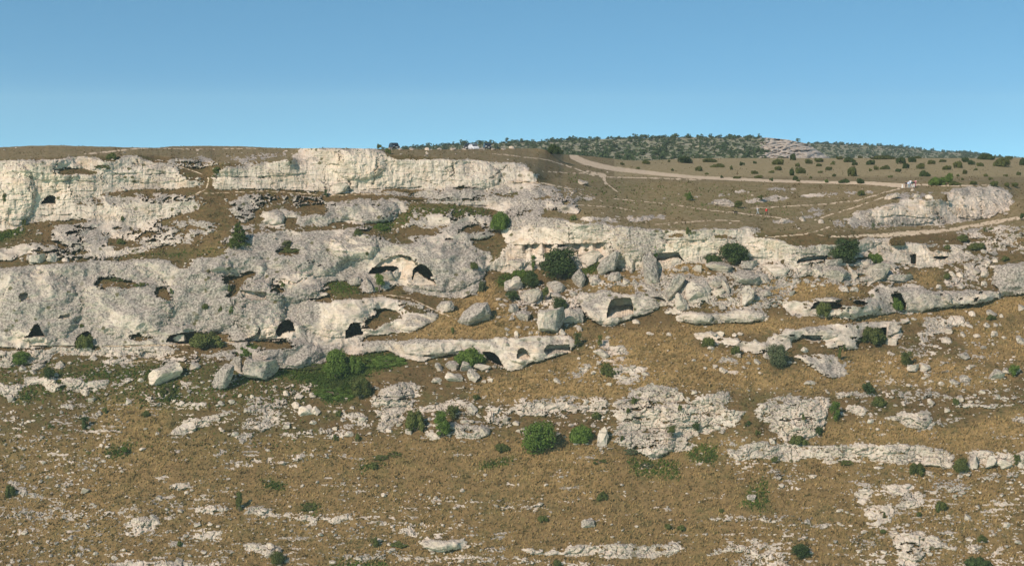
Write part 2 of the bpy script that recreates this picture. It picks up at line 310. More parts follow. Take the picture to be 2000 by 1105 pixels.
 (None,.42,1.3,.35,.2,'b',[(1755,768),(1826,770),(1808,793),(1757,787)]),
 (None,.55,1.2,.6,.1,'b',[(1470,575),(1500,580),(1515,592),(1505,612),(1480,600)]),
 (None,.5,1,.5,.1,'b',[(1556,545),(1620,542),(1640,550),(1740,548),(1745,556),(1640,560),(1560,552)]),
 (None,.35,1,.4,.1,'b',[(1940,770),(2000,765),(2100,765),(2100,790),(1990,795)]),
]
# bare patches of grass let into the rock
PATCH = [
 [(87,340),(119,329),(150,328),(200,336),(190,341)], [(204,322),(222,327),(216,334),(205,332)], [(192,306),(215,300),(240,306),(225,318),(205,316)],
 [(185,541),(225,541),(260,549),(275,560),(244,564),(195,561)], [(304,560),(330,558),(336,582),(325,590),(310,578)],
 [(455,545),(500,525),(505,530),(470,560),(458,592),(446,592),(448,575)], [(538,483),(592,489),(581,497),(541,498)], [(600,502),(612,510),(624,521),(614,523)],
 [(640,549),(690,547),(703,566),(720,578),(650,580),(630,570)], [(765,560),(790,556),(795,566),(770,572)], [(370,658),(400,652),(440,655),(450,668),(380,680)],
 [(530,553),(545,556),(560,568),(545,576),(530,570)], [(480,664),(560,662),(575,672),(540,682),(490,684)], [(800,440),(818,436),(822,446),(806,448)],
 [(898,440),(925,438),(952,446),(945,456),(905,454)], [(925,470),(965,478),(960,494),(935,490)], [(1300,457),(1335,455),(1342,466),(1305,467)], [(1385,459),(1440,459),(1440,465),(1385,466)],
 [(1812,480),(1860,484),(1855,492),(1815,490)], [(1805,382),(1840,374),(1848,386),(1830,392),(1808,390)], [(700,640),(745,600),(790,612),(770,626),(735,640)],
 [(430,545),(452,530),(458,545),(440,560)], [(690,450),(735,446),(740,462),(705,456)], [(560,640),(562,641),(561,642),(559,641)],
 [(1630,583),(1690,588),(1690,600),(1640,598)], [(250,655),(262,650),(300,664),(262,668)], [(780,592),(840,606),(835,616),(790,604)],
]
GOLD = [(.9,[(860,600),(900,590),(950,545),(1000,610),(1050,640),(1130,640),(1170,640),(1120,655),(960,660),(800,662),(780,655),(850,632)]),
 (1,[(1160,545),(1200,540),(1300,545),(1305,570),(1240,575),(1150,565)]),(1,[(1290,518),(1375,515),(1380,540),(1310,540)]),
 (.9,[(1480,540),(1640,555),(1700,575),(1640,578),(1500,590),(1450,600),(1380,604),(1400,580),(1440,580)]),
 (1,[(1330,632),(1500,626),(1600,624),(1780,613),(2000,575),(2260,560),(2260,620),(2000,610),(1900,608),(1750,626),(1500,648),(1350,645)]),
 (.8,[(1180,650),(1340,640),(1360,680),(1500,700),(1500,760),(1300,755),(1180,780),(1000,785),(900,770),(960,740),(1130,700)]),
 (.8,[(1640,690),(1750,690),(1860,705),(1990,740),(1900,760),(1720,750),(1640,760),(1560,770),(1480,750)]),(.9,[(1770,540),(1830,530),(1830,560),(1790,556)]),
 (.7,[(1620,830),(1700,820),(1860,840),(2000,800),(2260,800),(2260,860),(1860,870),(1620,865)]),(.6,[(1000,860),(1180,870),(1200,960),(1100,980),(1000,920)]),
 (.55,[(200,770),(330,800),(330,900),(260,950),(160,1000),(180,900)]),(.5,[(110,1000),(200,990),(250,1060),(120,1070)]),(.5,[(400,480),(440,470),(440,500),(400,505)]),
 (.5,[(1860,950),(1960,960),(1960,1040),(1880,1030)]),(.6,[(800,440),(860,420),(880,440)]),(.35,[(0,850),(2000,850),(2000,1130),(0,1130)]),
 (.55,[(1850,620),(2260,640),(2260,760),(1900,700)]),(.4,[(640,850),(760,860),(720,920),(640,900)])]
GREEN = [(.3,[(0,700),(330,705),(600,725),(600,790),(300,800),(0,770)]),(.35,[(60,495),(330,490),(440,480),(440,500),(320,505),(60,512)]),(.45,[(640,405),(780,400),(960,405),(920,430),(800,440)]),(.2,[(1100,345),(1500,365),(1600,430),(1200,420)]),(.12,[(0,770),(640,800),(640,900),(0,900)]),(.9,[(0,455),(45,440),(50,455),(0,472),(-60,480),(-60,455)]),(.9,[(730,438),(765,432),(770,452),(745,456)]),(.6,[(630,545),(700,545),(705,575),(650,580)]),
 (.95,[(1130,530),(1165,500),(1190,502),(1165,526),(1135,545)]),(.8,[(970,540),(1035,520),(1045,545),(1000,565),(970,560)]),(.9,[(620,720),(700,690),(790,690),(795,712),(720,730),(690,780),(640,790),(600,745),(530,730),(560,720)]),
 (.5,[(40,760),(100,770),(60,790),(20,788)]),(.8,[(305,750),(345,748),(350,778),(315,784)]),(.9,[(460,678),(500,672),(505,690),(475,700)]),(.5,[(80,730),(340,715),(340,735),(90,745)]),
 (.6,[(930,905),(1000,888),(1010,900),(940,920)]),(.6,[(1330,875),(1400,865),(1400,905),(1350,905)]),(.5,[(1220,890),(1330,900),(1330,940),(1240,930)]),(.7,[(510,935),(560,940),(555,960),(520,955)]),
 (.7,[(590,985),(625,985),(620,1005),(595,1000)]),(.7,[(200,880),(260,860),(250,890),(210,895)]),(.6,[(1170,710),(1200,708),(1205,735),(1175,735)]),(.5,[(840,400),(930,405),(960,415),(930,430),(850,420)]),
 (.5,[(640,1090),(760,1095),(760,1130),(640,1130)]),(.5,[(1470,940),(1500,930),(1500,1000),(1440,990)]),(.6,[(1730,640),(1740,655),(1680,672),(1720,650)]),(.45,[(1100,340),(1160,345),(1150,352),(1100,350)]),
 (.5,[(840,900),(760,905),(700,930),(700,900)])]
PATHS = [(7,[(1118,305),(1140,316),(1170,324),(1200,330),(1270,338),(1350,346),(1500,353),(1600,356),(1700,358),(1780,364)],[9,8,7,6,5,4,3.5,3,4,6]),
 (1,[(1740,363),(1800,361),(1870,363),(1930,362)],[5,4,4,1.5]),(1,[(960,300),(1000,304),(1068,312),(1120,328),(1160,343)],[1,1.3,1.5,2,3]),
 (1,[(1150,336),(1180,344),(1182,358)],[6,7,3]),(1,[(1177,343),(1184,358),(1206,375)],[4,2.5,1.5]),(1,[(1187,346),(1280,348),(1370,352)],[2,2.6,1.5]),
 (1,[(1200,388),(1312,399),(1380,410),(1440,416),(1500,423),(1540,428)],[1,1.2,1.4,1.5,1.6,2]),(1,[(1440,408),(1500,405),(1608,399),(1674,392),(1700,384),(1735,374),(1765,366)],[1,1.6,2,2,2,2,3]),
 (1,[(1592,430),(1625,418),(1663,407),(1730,384)],[2,2,2.5,2]),(1,[(1490,464),(1568,458),(1600,450),(1620,443)],[1.4,2,2,3]),(1,[(1595,458),(1612,461)],[1.3,1.3]),
 (1,[(361,386),(385,378),(402,370),(407,348)],[1.2,1.5,2,4]),(1,[(340,322),(353,326),(394,340)],[1,1.6,1.6]),(1,[(165,301),(210,297),(270,290),(300,290)],[3,4,2,2]),(1,[(300,290),(400,292),(500,290)],[1.2,1,1]),
 (1,[(60,676),(200,676),(300,674),(400,672),(500,664),(560,662)],[1.5,1,2,3,2,2]),(1,[(720,578),(760,576),(800,582),(850,606),(880,618)],[1.5,1.5,2,3,3]),
 (1,[(1620,462),(1720,460),(1780,455),(1850,450),(1930,436),(2000,424),(2260,410)],[2,6,8,5,6,4,4]),(1,[(250,708),(330,697),(360,690)],[1,1.2,1]),(1,[(400,378),(520,373),(640,382),(760,378)],[1,1,1.4,1]),
 (1,[(1110,372),(1140,380),(1180,395)],[1,2,1]),(1,[(1130,400),(1200,405),(1240,412)],[1,1.5,1]),(1,[(1280,438),(1400,430),(1450,432)],[1,1.3,1]),(1,[(1060,335),(1160,340)],[1.2,1.5]),
 (1,[(1000,355),(1060,358),(1120,370)],[2,3,1.5])]
# cream, freshly broken or sheltered rock
PALE = [[(0,330),(60,330),(60,400),(10,440),(0,440)],[(60,380),(140,380),(140,402),(60,402)],[(85,340),(150,345),(140,395),(70,395)],[(650,300),(740,300),(780,330),(780,368),(640,360),(620,330)],[(1840,400),(1850,385),(1960,385),(1965,415),(1930,425),(1870,420)],
 [(1010,452),(1060,445),(1100,460),(1180,478),(1180,505),(1140,510),(1035,505),(975,530),(990,500),(1019,478)],[(1280,470),(1530,470),(1530,500),(1340,512),(1290,498)],[(468,570),(522,570),(520,587),(470,585)],
 [(470,665),(505,635),(540,630),(545,622),(580,630),(585,655),(540,665),(500,672),(470,672)],[(745,512),(785,497),(810,512),(818,520),(850,545),(855,558),(800,560),(770,550),(735,530),(720,530),(700,548)],[(60,520),(92,520),(95,545),(60,560)],
 [(112,612),(140,612),(140,625),(112,625)],[(20,650),(100,655),(95,670),(30,670)],[(610,640),(640,600),(700,590),(730,600),(720,650),(640,665)],[(770,620),(850,615),(845,630),(780,648)],[(1000,680),(1115,675),(1115,690),(1020,716),(1000,705)],
 [(190,400),(240,402),(240,430),(200,425)],[(620,460),(690,462),(730,480),(730,500),(650,498)],[(1560,510),(1612,503),(1612,512),(1560,517)],[(1785,482),(1880,485),(1850,515),(1785,520)],[(545,545),(600,520),(615,560),(545,560)],[(1290,500),(1340,500),(1335,512),(1295,510)],
 [(970,450),(1000,440),(990,500),(960,525)],[(1180,600),(1240,580),(1245,610),(1180,630)],[(1700,410),(1830,395),(1830,420),(1700,430)],[(200,460),(250,450),(300,440),(270,475)],[(1330,655),(1400,650),(1400,668),(1360,668)]]
# caves: (label, depth m, part of the height that is sloping floor, earth brown with shade painted in, points)
CAVES = [
 ('small dark cave low in the pale cliff at the left',6,.12,1,[(79,399),(85,390),(93,383),(104,382),(109,386),(107,391),(108,398)]),
 ('dark bell-shaped hole in the grey face nearest the left edge',8,.1,1,[(48,659),(55,655),(61,645),(66,635),(73,632),(79,640),(81,648),(88,656)]),
 ('low arched cave mouth partly filled by a green shrub',7,.12,1,[(146,672),(150,658),(160,650),(172,646),(178,653),(180,672)]),
 ('wide flat-arched cave mouth with a white rock in its opening',6,.15,1,[(324,667),(331,656),(350,651),(380,648),(402,652),(406,656),(380,667),(368,672),(350,672)]),
 ('small oval niche high in the grey face',.6,.8,0,[(37,580),(39,574),(48,571),(55,574),(55,584),(42,588)]),
 ('shallow slot niche above the low arched cave',.6,.6,0,[(112,622),(118,616),(135,613),(137,619),(128,623)]),
 ('long straight-topped slot in the grey face',.5,.9,0,[(469,567),(495,569),(520,571),(519,585),(490,586),(474,578)]),
 ('arched cave mouth with brown left wall in the rounded rock',7,.12,1,[(540,655),(539,646),(545,634),(555,626),(563,624),(572,630),(576,648),(562,648),(551,651),(546,658)]),
 ('bell-shaped cave mouth in smooth cream rock',9,.06,1,[(674,660),(676,645),(681,640),(685,631),(703,630),(704,640),(710,653),(695,655),(685,659)]),
 ('broad shallow alcove under the great cracked arch',1.0,.9,0,[(719,535),(727,526),(745,510),(765,502),(780,497),(800,502),(812,515),(818,518),(830,520),(843,535),(851,553),(850,558),(800,556),(785,550),(735,535)]),
 ('left-hand wide cave mouth under the great cracked arch',7,.1,1,[(719,535),(727,523),(740,521),(765,519),(778,523),(777,532),(763,533),(756,528),(750,534),(735,536)]),
 ('right-hand dark cave mouth under the great cracked arch',8,.1,1,[(805,548),(807,526),(816,518),(822,515),(832,520),(842,530),(850,552),(838,547),(826,540),(816,531),(810,534)]),
 ('small dark cave behind green shrubs on the low terrace',7,.1,1,[(942,688),(950,686),(963,688),(973,697),(984,717),(970,712),(955,703)]),
 ('small arched pale niche on the low terrace',1.6,.75,0,[(1009,700),(1012,684),(1019,679),(1028,683),(1036,698),(1030,702)]),
 ('long flat-topped niche on the low terrace',2.2,.6,0,[(1061,686),(1069,673),(1090,674),(1111,672),(1115,688),(1090,688),(1070,694)]),
 ('square-topped cave mouth with a sunlit sloping floor',4.6,.6,0,[(1185,620),(1188,600),(1193,587),(1202,582),(1231,582),(1236,595),(1237,612),(1215,619)]),
 ('thin curved slot beside the curved slab',1.2,.3,1,[(1271,581),(1285,580),(1297,584),(1303,591),(1292,587),(1280,584)]),
 ('long rectangular rock shelter in the cream cliff',3.4,.45,0,[(1283,512),(1286,494),(1325,493),(1328,499),(1338,512),(1325,505),(1310,507),(1300,512)]),
 ('low wide shelter under the grey rock rim',3.2,.4,0,[(1556,515),(1558,508),(1566,504),(1590,500),(1616,500),(1612,515),(1608,508),(1585,511)]),
 ('square dark doorway cut in the carved rock wall',3.5,.03,1,[(1778,498),(1788,496),(1789,517),(1779,515)]),
 ('slot window cut in the carved rock wall',2.5,.2,1,[(1821,504),(1824,501),(1853,501),(1846,507),(1835,508)]),
 ('shaded hollow hung with green creeper in the rounded outcrop',4,.15,1,[(1584,603),(1590,592),(1598,589),(1632,590),(1647,597),(1640,604),(1620,606)]),
 ('tall doorway cave with green grass on its floor',5,.3,1,[(1741,575),(1746,573),(1759,573),(1763,582),(1769,592),(1769,606),(1747,604),(1745,590)]),
 ('shallow flat arch with brown grass inside on the lower terrace',1.8,.6,0,[(1564,660),(1566,654),(1580,655),(1601,655),(1606,664),(1590,668)]),
 ('low wide arch filled with green plants on the lower terrace',4,.35,1,[(1674,662),(1690,655),(1700,647),(1713,641),(1731,639),(1732,662),(1700,668)]),
 ('thin dark slot low in the pale rock',1.2,.2,1,[(825,696),(830,693),(849,693),(849,695),(828,697)]),
 ('shallow curved hollow beside the drop-shaped rock',1.0,.6,0,[(477,661),(490,660),(503,650),(507,640),(509,655),(502,664),(485,668)]),
]
# undercuts: a dark line with the rock set back below it: (depth, height px, points)
UNDER = [(2.2,30,[(1019,479),(1050,476),(1080,478),(1113,476),(1150,475),(1190,474)]),(.6,9,[(105,372),(130,369)]),(.5,7,[(1543,494),(1600,496)]),(.7,7,[(1000,357),(1034,354),(1054,357)]),
 (.6,8,[(640,320),(665,321)]),(.5,6,[(86,352),(140,351),(200,354)]),(.5,5,[(215,340),(345,338)]),(.45,6,[(400,345),(520,345),(600,338)]),(.5,7,[(790,340),(812,338)]),(.7,9,[(1280,460),(1300,468),(1383,468)]),
 (.5,5,[(700,372),(760,366),(830,366)]),(.6,7,[(1378,497),(1390,493),(1404,494)]),(.5,6,[(62,420),(150,418)]),(.25,5,[(1330,806),(1400,812)]),(.3,6,[(1540,812),(1612,815)]),(.3,6,[(1230,840),(1290,835)]),
 (.5,5,[(740,775),(800,772)]),(.5,5,[(745,795),(798,790)]),(.6,5,[(895,400),(955,401)]),(.6,7,[(1000,475),(1019,479)]),(.5,7,[(1700,425),(1760,420),(1830,428)]),(.5,6,[(545,545),(560,548)]),(.4,5,[(20,380),(62,378)]),(.6,8,[(780,386),(800,391),(900,391)]),(.3,5,[(1550,838),(1600,836)])]
# narrow clefts: (width px, depth m, points)
CLEFT = [(2.4,1.6,[(781,498),(795,502),(808,508),(815,516)]),(1.2,.6,[(745,508),(757,502),(772,498)]),(2,1,[(683,352),(684,376)]),(1.6,.8,[(635,350),(640,380)]),(1.5,1.2,[(1638,430),(1640,432)]),(2,1.2,[(1833,415),(1838,430),(1850,440)]),
 (1.6,.8,[(885,320),(884,345)]),(1.5,.7,[(60,345),(60,385)]),(1.5,.7,[(137,340),(138,385)]),(1.5,.8,[(200,340),(198,352)]),(1.4,.8,[(272,305),(272,318),(260,321)]),(1.6,.8,[(116,312),(104,330)]),(2,1,[(534,545),(530,570)]),(1.2,.5,[(450,575),(462,610),(466,640)]),
 (1.2,.6,[(665,295),(662,312)]),(1.5,.7,[(735,310),(731,365)]),(1.5,.8,[(990,325),(960,348)]),(1.4,.6,[(1110,440),(1113,476)]),(1.4,.6,[(1190,470),(1205,500)]),(1.4,.7,[(1440,470),(1442,500)]),(1,.5,[(1320,850),(1312,880)]),(1,.5,[(1562,790),(1550,822)]),
 (1,.5,[(1590,800),(1583,840)]),(1,.5,[(1268,775),(1255,810)]),(1,.5,[(1340,805),(1335,835)]),(1.3,.7,[(1945,475),(1948,492)]),(1.3,.7,[(1972,475),(1975,495)]),(1.4,.8,[(545,545),(575,553),(600,545)]),(1.4,.7,[(1915,395),(1918,420)])]
# broad swellings of the rock: (cx, cy, rx, ry, metres)
DOME = [(533,425,24,15,1.2),(510,605,48,58,2.0),(570,560,60,30,1.2),(620,500,60,40,1.2),(660,610,80,50,1.0),(80,600,80,70,1.2),(250,590,90,70,1.0),(400,590,80,60,1.2),(690,480,50,28,1.3),(860,520,90,50,1.2),(720,410,60,24,1.2),
 (570,690,60,26,1.0),(1200,600,90,34,1.2),(1360,620,34,14,1.2),(1450,618,46,14,1.0),(700,320,55,32,1.2),(930,345,50,26,1.0),(1240,470,60,40,1.5),(1060,470,60,50,1.0),(1910,395,60,35,1.5),(1760,420,70,22,1.0),(1680,600,40,22,1.2),(1620,600,40,22,1.2),
 (1800,585,60,24,1.4),(1900,580,60,20,1.2),(1990,545,60,36,1.8),(1580,650,60,14,.8),(100,330,60,24,1),(30,380,40,60,1.2),(300,340,80,18,.8),(1660,470,60,20,1),(840,680,60,16,.8),(1040,690,50,24,.9),(1250,800,40,26,.8),(1330,810,40,26,.8),(1270,865,50,28,1.0),(1560,815,55,40,1.0),
 (770,770,40,24,.8),(860,1063,36,12,1.0),(1790,1065,50,30,.6),(1790,820,28,20,.8),(560,655,40,30,.8),(800,630,40,16,.7),(480,520,40,30,1),(430,520,24,18,.8)]

# ground strewn with small stones
SCAT = [(.5,[(-60,780),(260,780),(250,900),(110,985),(-60,985)]),(.55,[(430,760),(625,755),(570,860),(430,895)]),(.6,[(640,775),(1000,775),(990,850),(650,850)]),(.35,[(1000,800),(1200,790),(1200,850),(1090,850)]),
 (.5,[(1400,845),(1570,855),(1560,915),(1400,915)]),(.5,[(1640,900),(2100,900),(2100,1130),(1640,1130)]),(.5,[(-60,930),(60,930),(130,980),(460,930),(470,1130),(-60,1130)]),(.55,[(1420,1020),(1600,1020),(1600,1130),(1420,1130)]),
 (.5,[(1140,640),(1290,700),(1290,760),(1100,760)]),(.55,[(1740,640),(1900,650),(2100,760),(2100,800),(1700,800)]),(.7,[(975,555),(1140,560),(1130,650),(985,650)]),(.75,[(1240,520),(1500,510),(1560,600),(1420,606),(1240,575)]),
 (.7,[(1560,520),(1760,520),(1770,552),(1560,552)]),(.7,[(1840,500),(1950,520),(1950,570),(1840,560)]),(.4,[(1380,660),(1500,690),(1500,740),(1380,740)]),(.5,[(0,690),(560,690),(520,790),(0,790)]),(.4,[(500,990),(960,1000),(960,1130),(500,1130)]),
 (.3,[(600,930),(760,940),(1000,1000),(900,1020),(600,960)]),(.5,[(1240,760),(1640,760),(1640,780),(1240,780)]),(.6,[(850,700),(960,705),(950,750),(850,750)]),(.45,[(20,470),(200,490),(200,520),(20,520)]),(.35,[(560,450),(780,450),(780,470),(560,460)]),
 (.5,[(1490,915),(1600,915),(1600,950),(1490,950)]),(.4,[(1120,860),(1180,870),(1180,900),(1120,900)]),(.35,[(1000,980),(1100,980),(1080,1005),(980,1000)]),(.5,[(440,375),(640,375),(640,405),(440,405)]),(.3,[(1560,770),(1700,760),(1860,770),(1700,830)])]

# the most weathered, darkest lichen cover
DARK = [[(206,560),(312,562),(320,603),(250,612),(200,590)],[(407,622),(455,618),(461,663),(420,660)],[(462,585),(505,580),(512,610),(500,650),(480,660),(464,640)],[(347,532),(445,530),(450,560),(440,603),(360,600)],[(554,562),(617,562),(620,600),(600,636),(580,630),(560,600)],
 [(580,620),(612,625),(640,690),(600,700),(582,680)],[(527,676),(630,674),(625,712),(540,712)],[(728,586),(762,590),(755,632),(735,625)],[(850,530),(948,527),(935,570),(860,579)],[(788,562),(850,560),(848,580),(795,580)],[(500,462),(590,465),(640,500),(560,520),(505,500)],[(630,492),(725,494),(700,520),(640,522)],
 [(-200,524),(0,523),(171,512),(245,510),(240,522),(100,530),(-200,540)],[(1190,440),(1300,448),(1320,470),(1290,502),(1240,505),(1200,480)],[(985,415),(1090,422),(1090,440),(1000,456),(975,470)],[(1674,415),(1760,412),(1820,430),(1800,442),(1690,440)],[(300,600),(420,600),(420,640),(300,640)],[(100,620),(180,620),(190,645),(130,645)],
 [(1950,515),(2260,510),(2260,570),(1960,572)],[(1130,585),(1180,570),(1190,590),(1160,620)],[(40,540),(60,530),(60,620),(20,640),(0,600)],[(540,500),(600,505),(610,530),(550,535)],[(780,560),(840,563),(830,576),(790,574)],[(860,480),(930,485),(940,510),(880,520)],[(500,320),(560,322),(520,350),(440,360)],[(800,372),(1000,372),(1060,376),(1000,386),(820,384)]]

# ------------------------------------------------------------------ materials
def mat_new(name):
    m = bpy.data.materials.new(name); m.use_nodes = True
    nt = m.node_tree; nt.nodes.clear()
    out = nt.nodes.new('ShaderNodeOutputMaterial'); b = nt.nodes.new('ShaderNodeBsdfPrincipled')
    nt.links.new(b.outputs[0], out.inputs[0])
    b.inputs['Roughness'].default_value = 0.9
    b.inputs['Specular IOR Level'].default_value = 0.15
    return m, nt, b

class NT:
    def __init__(s, nt): s.nt = nt; s.n = nt.nodes; s.l = nt.links
    def val(s, sock, v):
        if isinstance(v, (int, float)): sock.default_value = v
        elif isinstance(v, tuple): sock.default_value = (v + (1,))[:4] if len(v) == 3 and sock.type == 'RGBA' else v
        else: s.l.new(v, sock)
    def noise(s, vec, scale, detail=4, rough=.55, dist=0):
        n = s.n.new('ShaderNodeTexNoise'); s.l.new(vec, n.inputs['Vector'])
        n.inputs['Scale'].default_value = scale; n.inputs['Detail'].default_value = detail
        n.inputs['Roughness'].default_value = rough; n.inputs['Distortion'].default_value = dist
        return n.outputs[0]
    def vor(s, vec, scale, feature='F1'):
        n = s.n.new('ShaderNodeTexVoronoi'); n.feature = feature
        s.l.new(vec, n.inputs['Vector']); n.inputs['Scale'].default_value = scale
        return n.outputs[0]
    def scale(s, vec, sc):
        n = s.n.new('ShaderNodeMapping'); s.l.new(vec, n.inputs[0]); n.inputs['Scale'].default_value = sc
        return n.outputs[0]
    def ss(s, x, a, b, lo=0., hi=1.):
        n = s.n.new('ShaderNodeMapRange'); n.interpolation_type = 'SMOOTHSTEP'
        s.val(n.inputs['Value'], x); s.val(n.inputs['From Min'], a); s.val(n.inputs['From Max'], b)
        n.inputs['To Min'].default_value = lo; n.inputs['To Max'].default_value = hi
        return n.outputs[0]
    def m(s, op, a, b=0., c=None, clamp=False):
        n = s.n.new('ShaderNodeMath'); n.operation = op; n.use_clamp = clamp
        s.val(n.inputs[0], a); s.val(n.inputs[1], b)
        if c is not None: s.val(n.inputs[2], c)
        return n.outputs[0]
    def mix(s, f, a, b):
        n = s.n.new('ShaderNodeMix'); n.data_type = 'RGBA'
        s.val(n.inputs[0], f); s.val(n.inputs[6], a); s.val(n.inputs[7], b)
        return n.outputs[2]
    def attr(s, name):
        n = s.n.new('ShaderNodeAttribute'); n.attribute_name = name
        return n
    def sep(s, col):
        n = s.n.new('ShaderNodeSeparateColor'); s.l.new(col, n.inputs[0])
        return n.outputs

def rock_colour(g, P, lichen, pale, ochre, spots=True):
    """limestone: cream where fresh or sheltered, grey and speckled with lichen where weathered"""
    n1 = g.noise(P, .16, 5); n2 = g.noise(P, 1.1, 6, .62); n3 = g.noise(P, 2.4, 4, .65)
    geo = g.n.new('ShaderNodeNewGeometry'); nz = g.n.new('ShaderNodeSeparateXYZ'); g.l.new(geo.outputs['Normal'], nz.inputs[0])
    base = g.mix(g.ss(n2, .35, .68), (.42, .345, .275), (.53, .455, .375))
    base = g.mix(g.m('MULTIPLY', pale, .85, clamp=True), base, g.mix(g.ss(n2, .3, .7), (.5, .405, .31), (.6, .505, .405)))
    base = g.mix(g.m('MULTIPLY', g.ss(g.noise(P, .3, 5, .6), .5, .66), .55), base, (.29, .25, .2))
    oc = g.m('MULTIPLY', ochre, g.ss(g.noise(P, .32, 4), .46, .7))
    base = g.mix(oc, base, (.46, .30, .175))
    # dark drip streaks down steep faces
    # thin soil and shadow-loving growth along the bedding
    bedl = g.noise(g.scale(P, (.22, .22, 2.6)), 1.0, 4, .65)
    base = g.mix(g.m('MULTIPLY', g.ss(bedl, .56, .66), .5), base, (.2, .165, .125))
    streak = g.noise(g.scale(P, (1.3, 1.3, .16)), 1.2, 4, .6)
    base = g.mix(g.m('MULTIPLY', g.ss(streak, .55, .72), .35), base, (.2, .18, .155))
    up = g.m('MULTIPLY_ADD', nz.outputs['Z'], .5, -.07)
    t = g.m('ADD', g.m('MULTIPLY_ADD', lichen, .78, g.m('MULTIPLY_ADD', n1, 2.5, -1.54)), up)
    t = g.m('ADD', t, g.m('MULTIPLY_ADD', n2, 1.1, -.55))
    lf = g.ss(t, .05, .42)
    grey = g.mix(g.ss(n3, .36, .62), (.115, .1, .084), (.34, .295, .25))
    col = g.mix(g.m('MULTIPLY', lf, .9), base, grey)
    sp = g.noise(P, 2.9, 4, .75)
    spk = g.m('MULTIPLY', g.ss(sp, .54, .62), g.m('MULTIPLY_ADD', lf, .7, .2))
    col = g.mix(spk, col, (.07, .065, .055))
    wsp = g.m('MULTIPLY', g.ss(g.noise(P, 2.3, 4, .75), .6, .68), g.m('MULTIPLY', lf, .8))
    col = g.mix(wsp, col, (.56, .5, .42))
    if spots:   # little plants rooted in the joints
        v = g.vor(g.scale(P, (1, 1, 1.15)), .42); gate = g.ss(g.noise(P, .09, 2), .42, .6)
        dots = g.m('MULTIPLY', g.ss(g.m('ADD', v, g.m('MULTIPLY_ADD', n3, .3, -.15)), .24, .15), gate)
        col = g.mix(dots, col, (.085, .075, .035))
    return col, n2, sp

mt_ground, nt, bs = mat_new('limestone_slope')
g = NT(nt)
P = g.n.new('ShaderNodeNewGeometry').outputs['Position']
A = g.attr('mask_a'); B = g.attr('mask_b')
aR, aG, aB = g.sep(A.outputs['Color'])[:3]      # rock, lichen, pale
bR, bG, bB = g.sep(B.outputs['Color'])[:3]      # gold, green, path
cR, cG, cB = g.sep(g.attr('mask_c').outputs['Color'])[:3]   # ochre, earth brown with cave shade, plateau
rc, rn2, rsp = rock_colour(g, P, aG, aB, cR)
gn1 = g.noise(P, .12, 5); gn2 = g.noise(P, .9, 6, .65); gn3 = g.noise(P, 4.5, 5, .7)
gr = g.mix(g.ss(gn1, .4, .62), (.092, .06, .025), (.062, .054, .02))
gr = g.mix(g.ss(gn2, .36, .64), gr, (.11, .07, .03))
gr = g.mix(g.m('MULTIPLY', g.ss(gn3, .46, .66), .4), gr, (.06, .046, .018))
gr = g.mix(g.m('MULTIPLY', g.ss(g.noise(P, .35, 4), .54, .66), .6), gr, (.062, .058, .017))
gold = g.mix(g.ss(gn3, .35, .7), (.35, .235, .1), (.22, .145, .06))
gr = g.mix(g.m('MULTIPLY', bR, g.ss(gn2, .25, .62), clamp=True), gr, gold)
rotm = g.n.new('ShaderNodeMapping'); g.l.new(P, rotm.inputs[0]); rotm.inputs['Rotation'].default_value = (0, .75, 0); rotm.inputs['Scale'].default_value = (.35, .5, 2.2)
straw = g.noise(rotm.outputs[0], 1.6, 4, .6)
gr = g.mix(g.m('MULTIPLY', g.m('MULTIPLY', g.ss(straw, .48, .66), .55), g.ss(g.noise(P, .07, 4), .42, .58)), gr, (.18, .118, .05))
green = g.mix(g.ss(gn3, .4, .6), (.075, .1, .018), (.04, .06, .012))
gr = g.mix(g.m('MULTIPLY', bG, g.ss(gn2, .34, .62), clamp=True), gr, green)
path = g.mix(g.ss(gn2, .3, .7), (.4, .3, .2), (.5, .4, .285))
shade_earth = g.mix(g.ss(gn2, .35, .65), (.17, .12, .08), (.3, .22, .15))  # earth floor brown, also painted over cave interiors as their shade
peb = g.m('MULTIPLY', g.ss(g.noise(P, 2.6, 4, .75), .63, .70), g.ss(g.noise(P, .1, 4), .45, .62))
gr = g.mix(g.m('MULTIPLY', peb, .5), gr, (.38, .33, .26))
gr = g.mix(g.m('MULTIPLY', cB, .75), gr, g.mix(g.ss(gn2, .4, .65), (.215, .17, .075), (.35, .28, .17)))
gr = g.mix(cG, gr, shade_earth)
pf = g.ss(g.m('ADD', bB, g.m('MULTIPLY_ADD', gn2, .7, -.35)), .3, .62)
gr = g.mix(pf, gr, path)
rf = g.ss(g.m('ADD', aR, g.m('MULTIPLY_ADD', rsp, .5, -.25)), .38, .6)
bs_in = g.mix(rf, gr, rc)
nt.links.new(bs_in, bs.inputs['Base Color'])
bump = g.n.new('ShaderNodeBump'); bump.inputs['Strength'].default_value = .55; bump.inputs['Distance'].default_value = .3
nt.links.new(g.m('ADD', g.noise(P, 2.2, 6, .7), g.m('MULTIPLY', rsp, .4)), bump.inputs['Height'])
nt.links.new(bump.outputs[0], bs.inputs['Normal'])

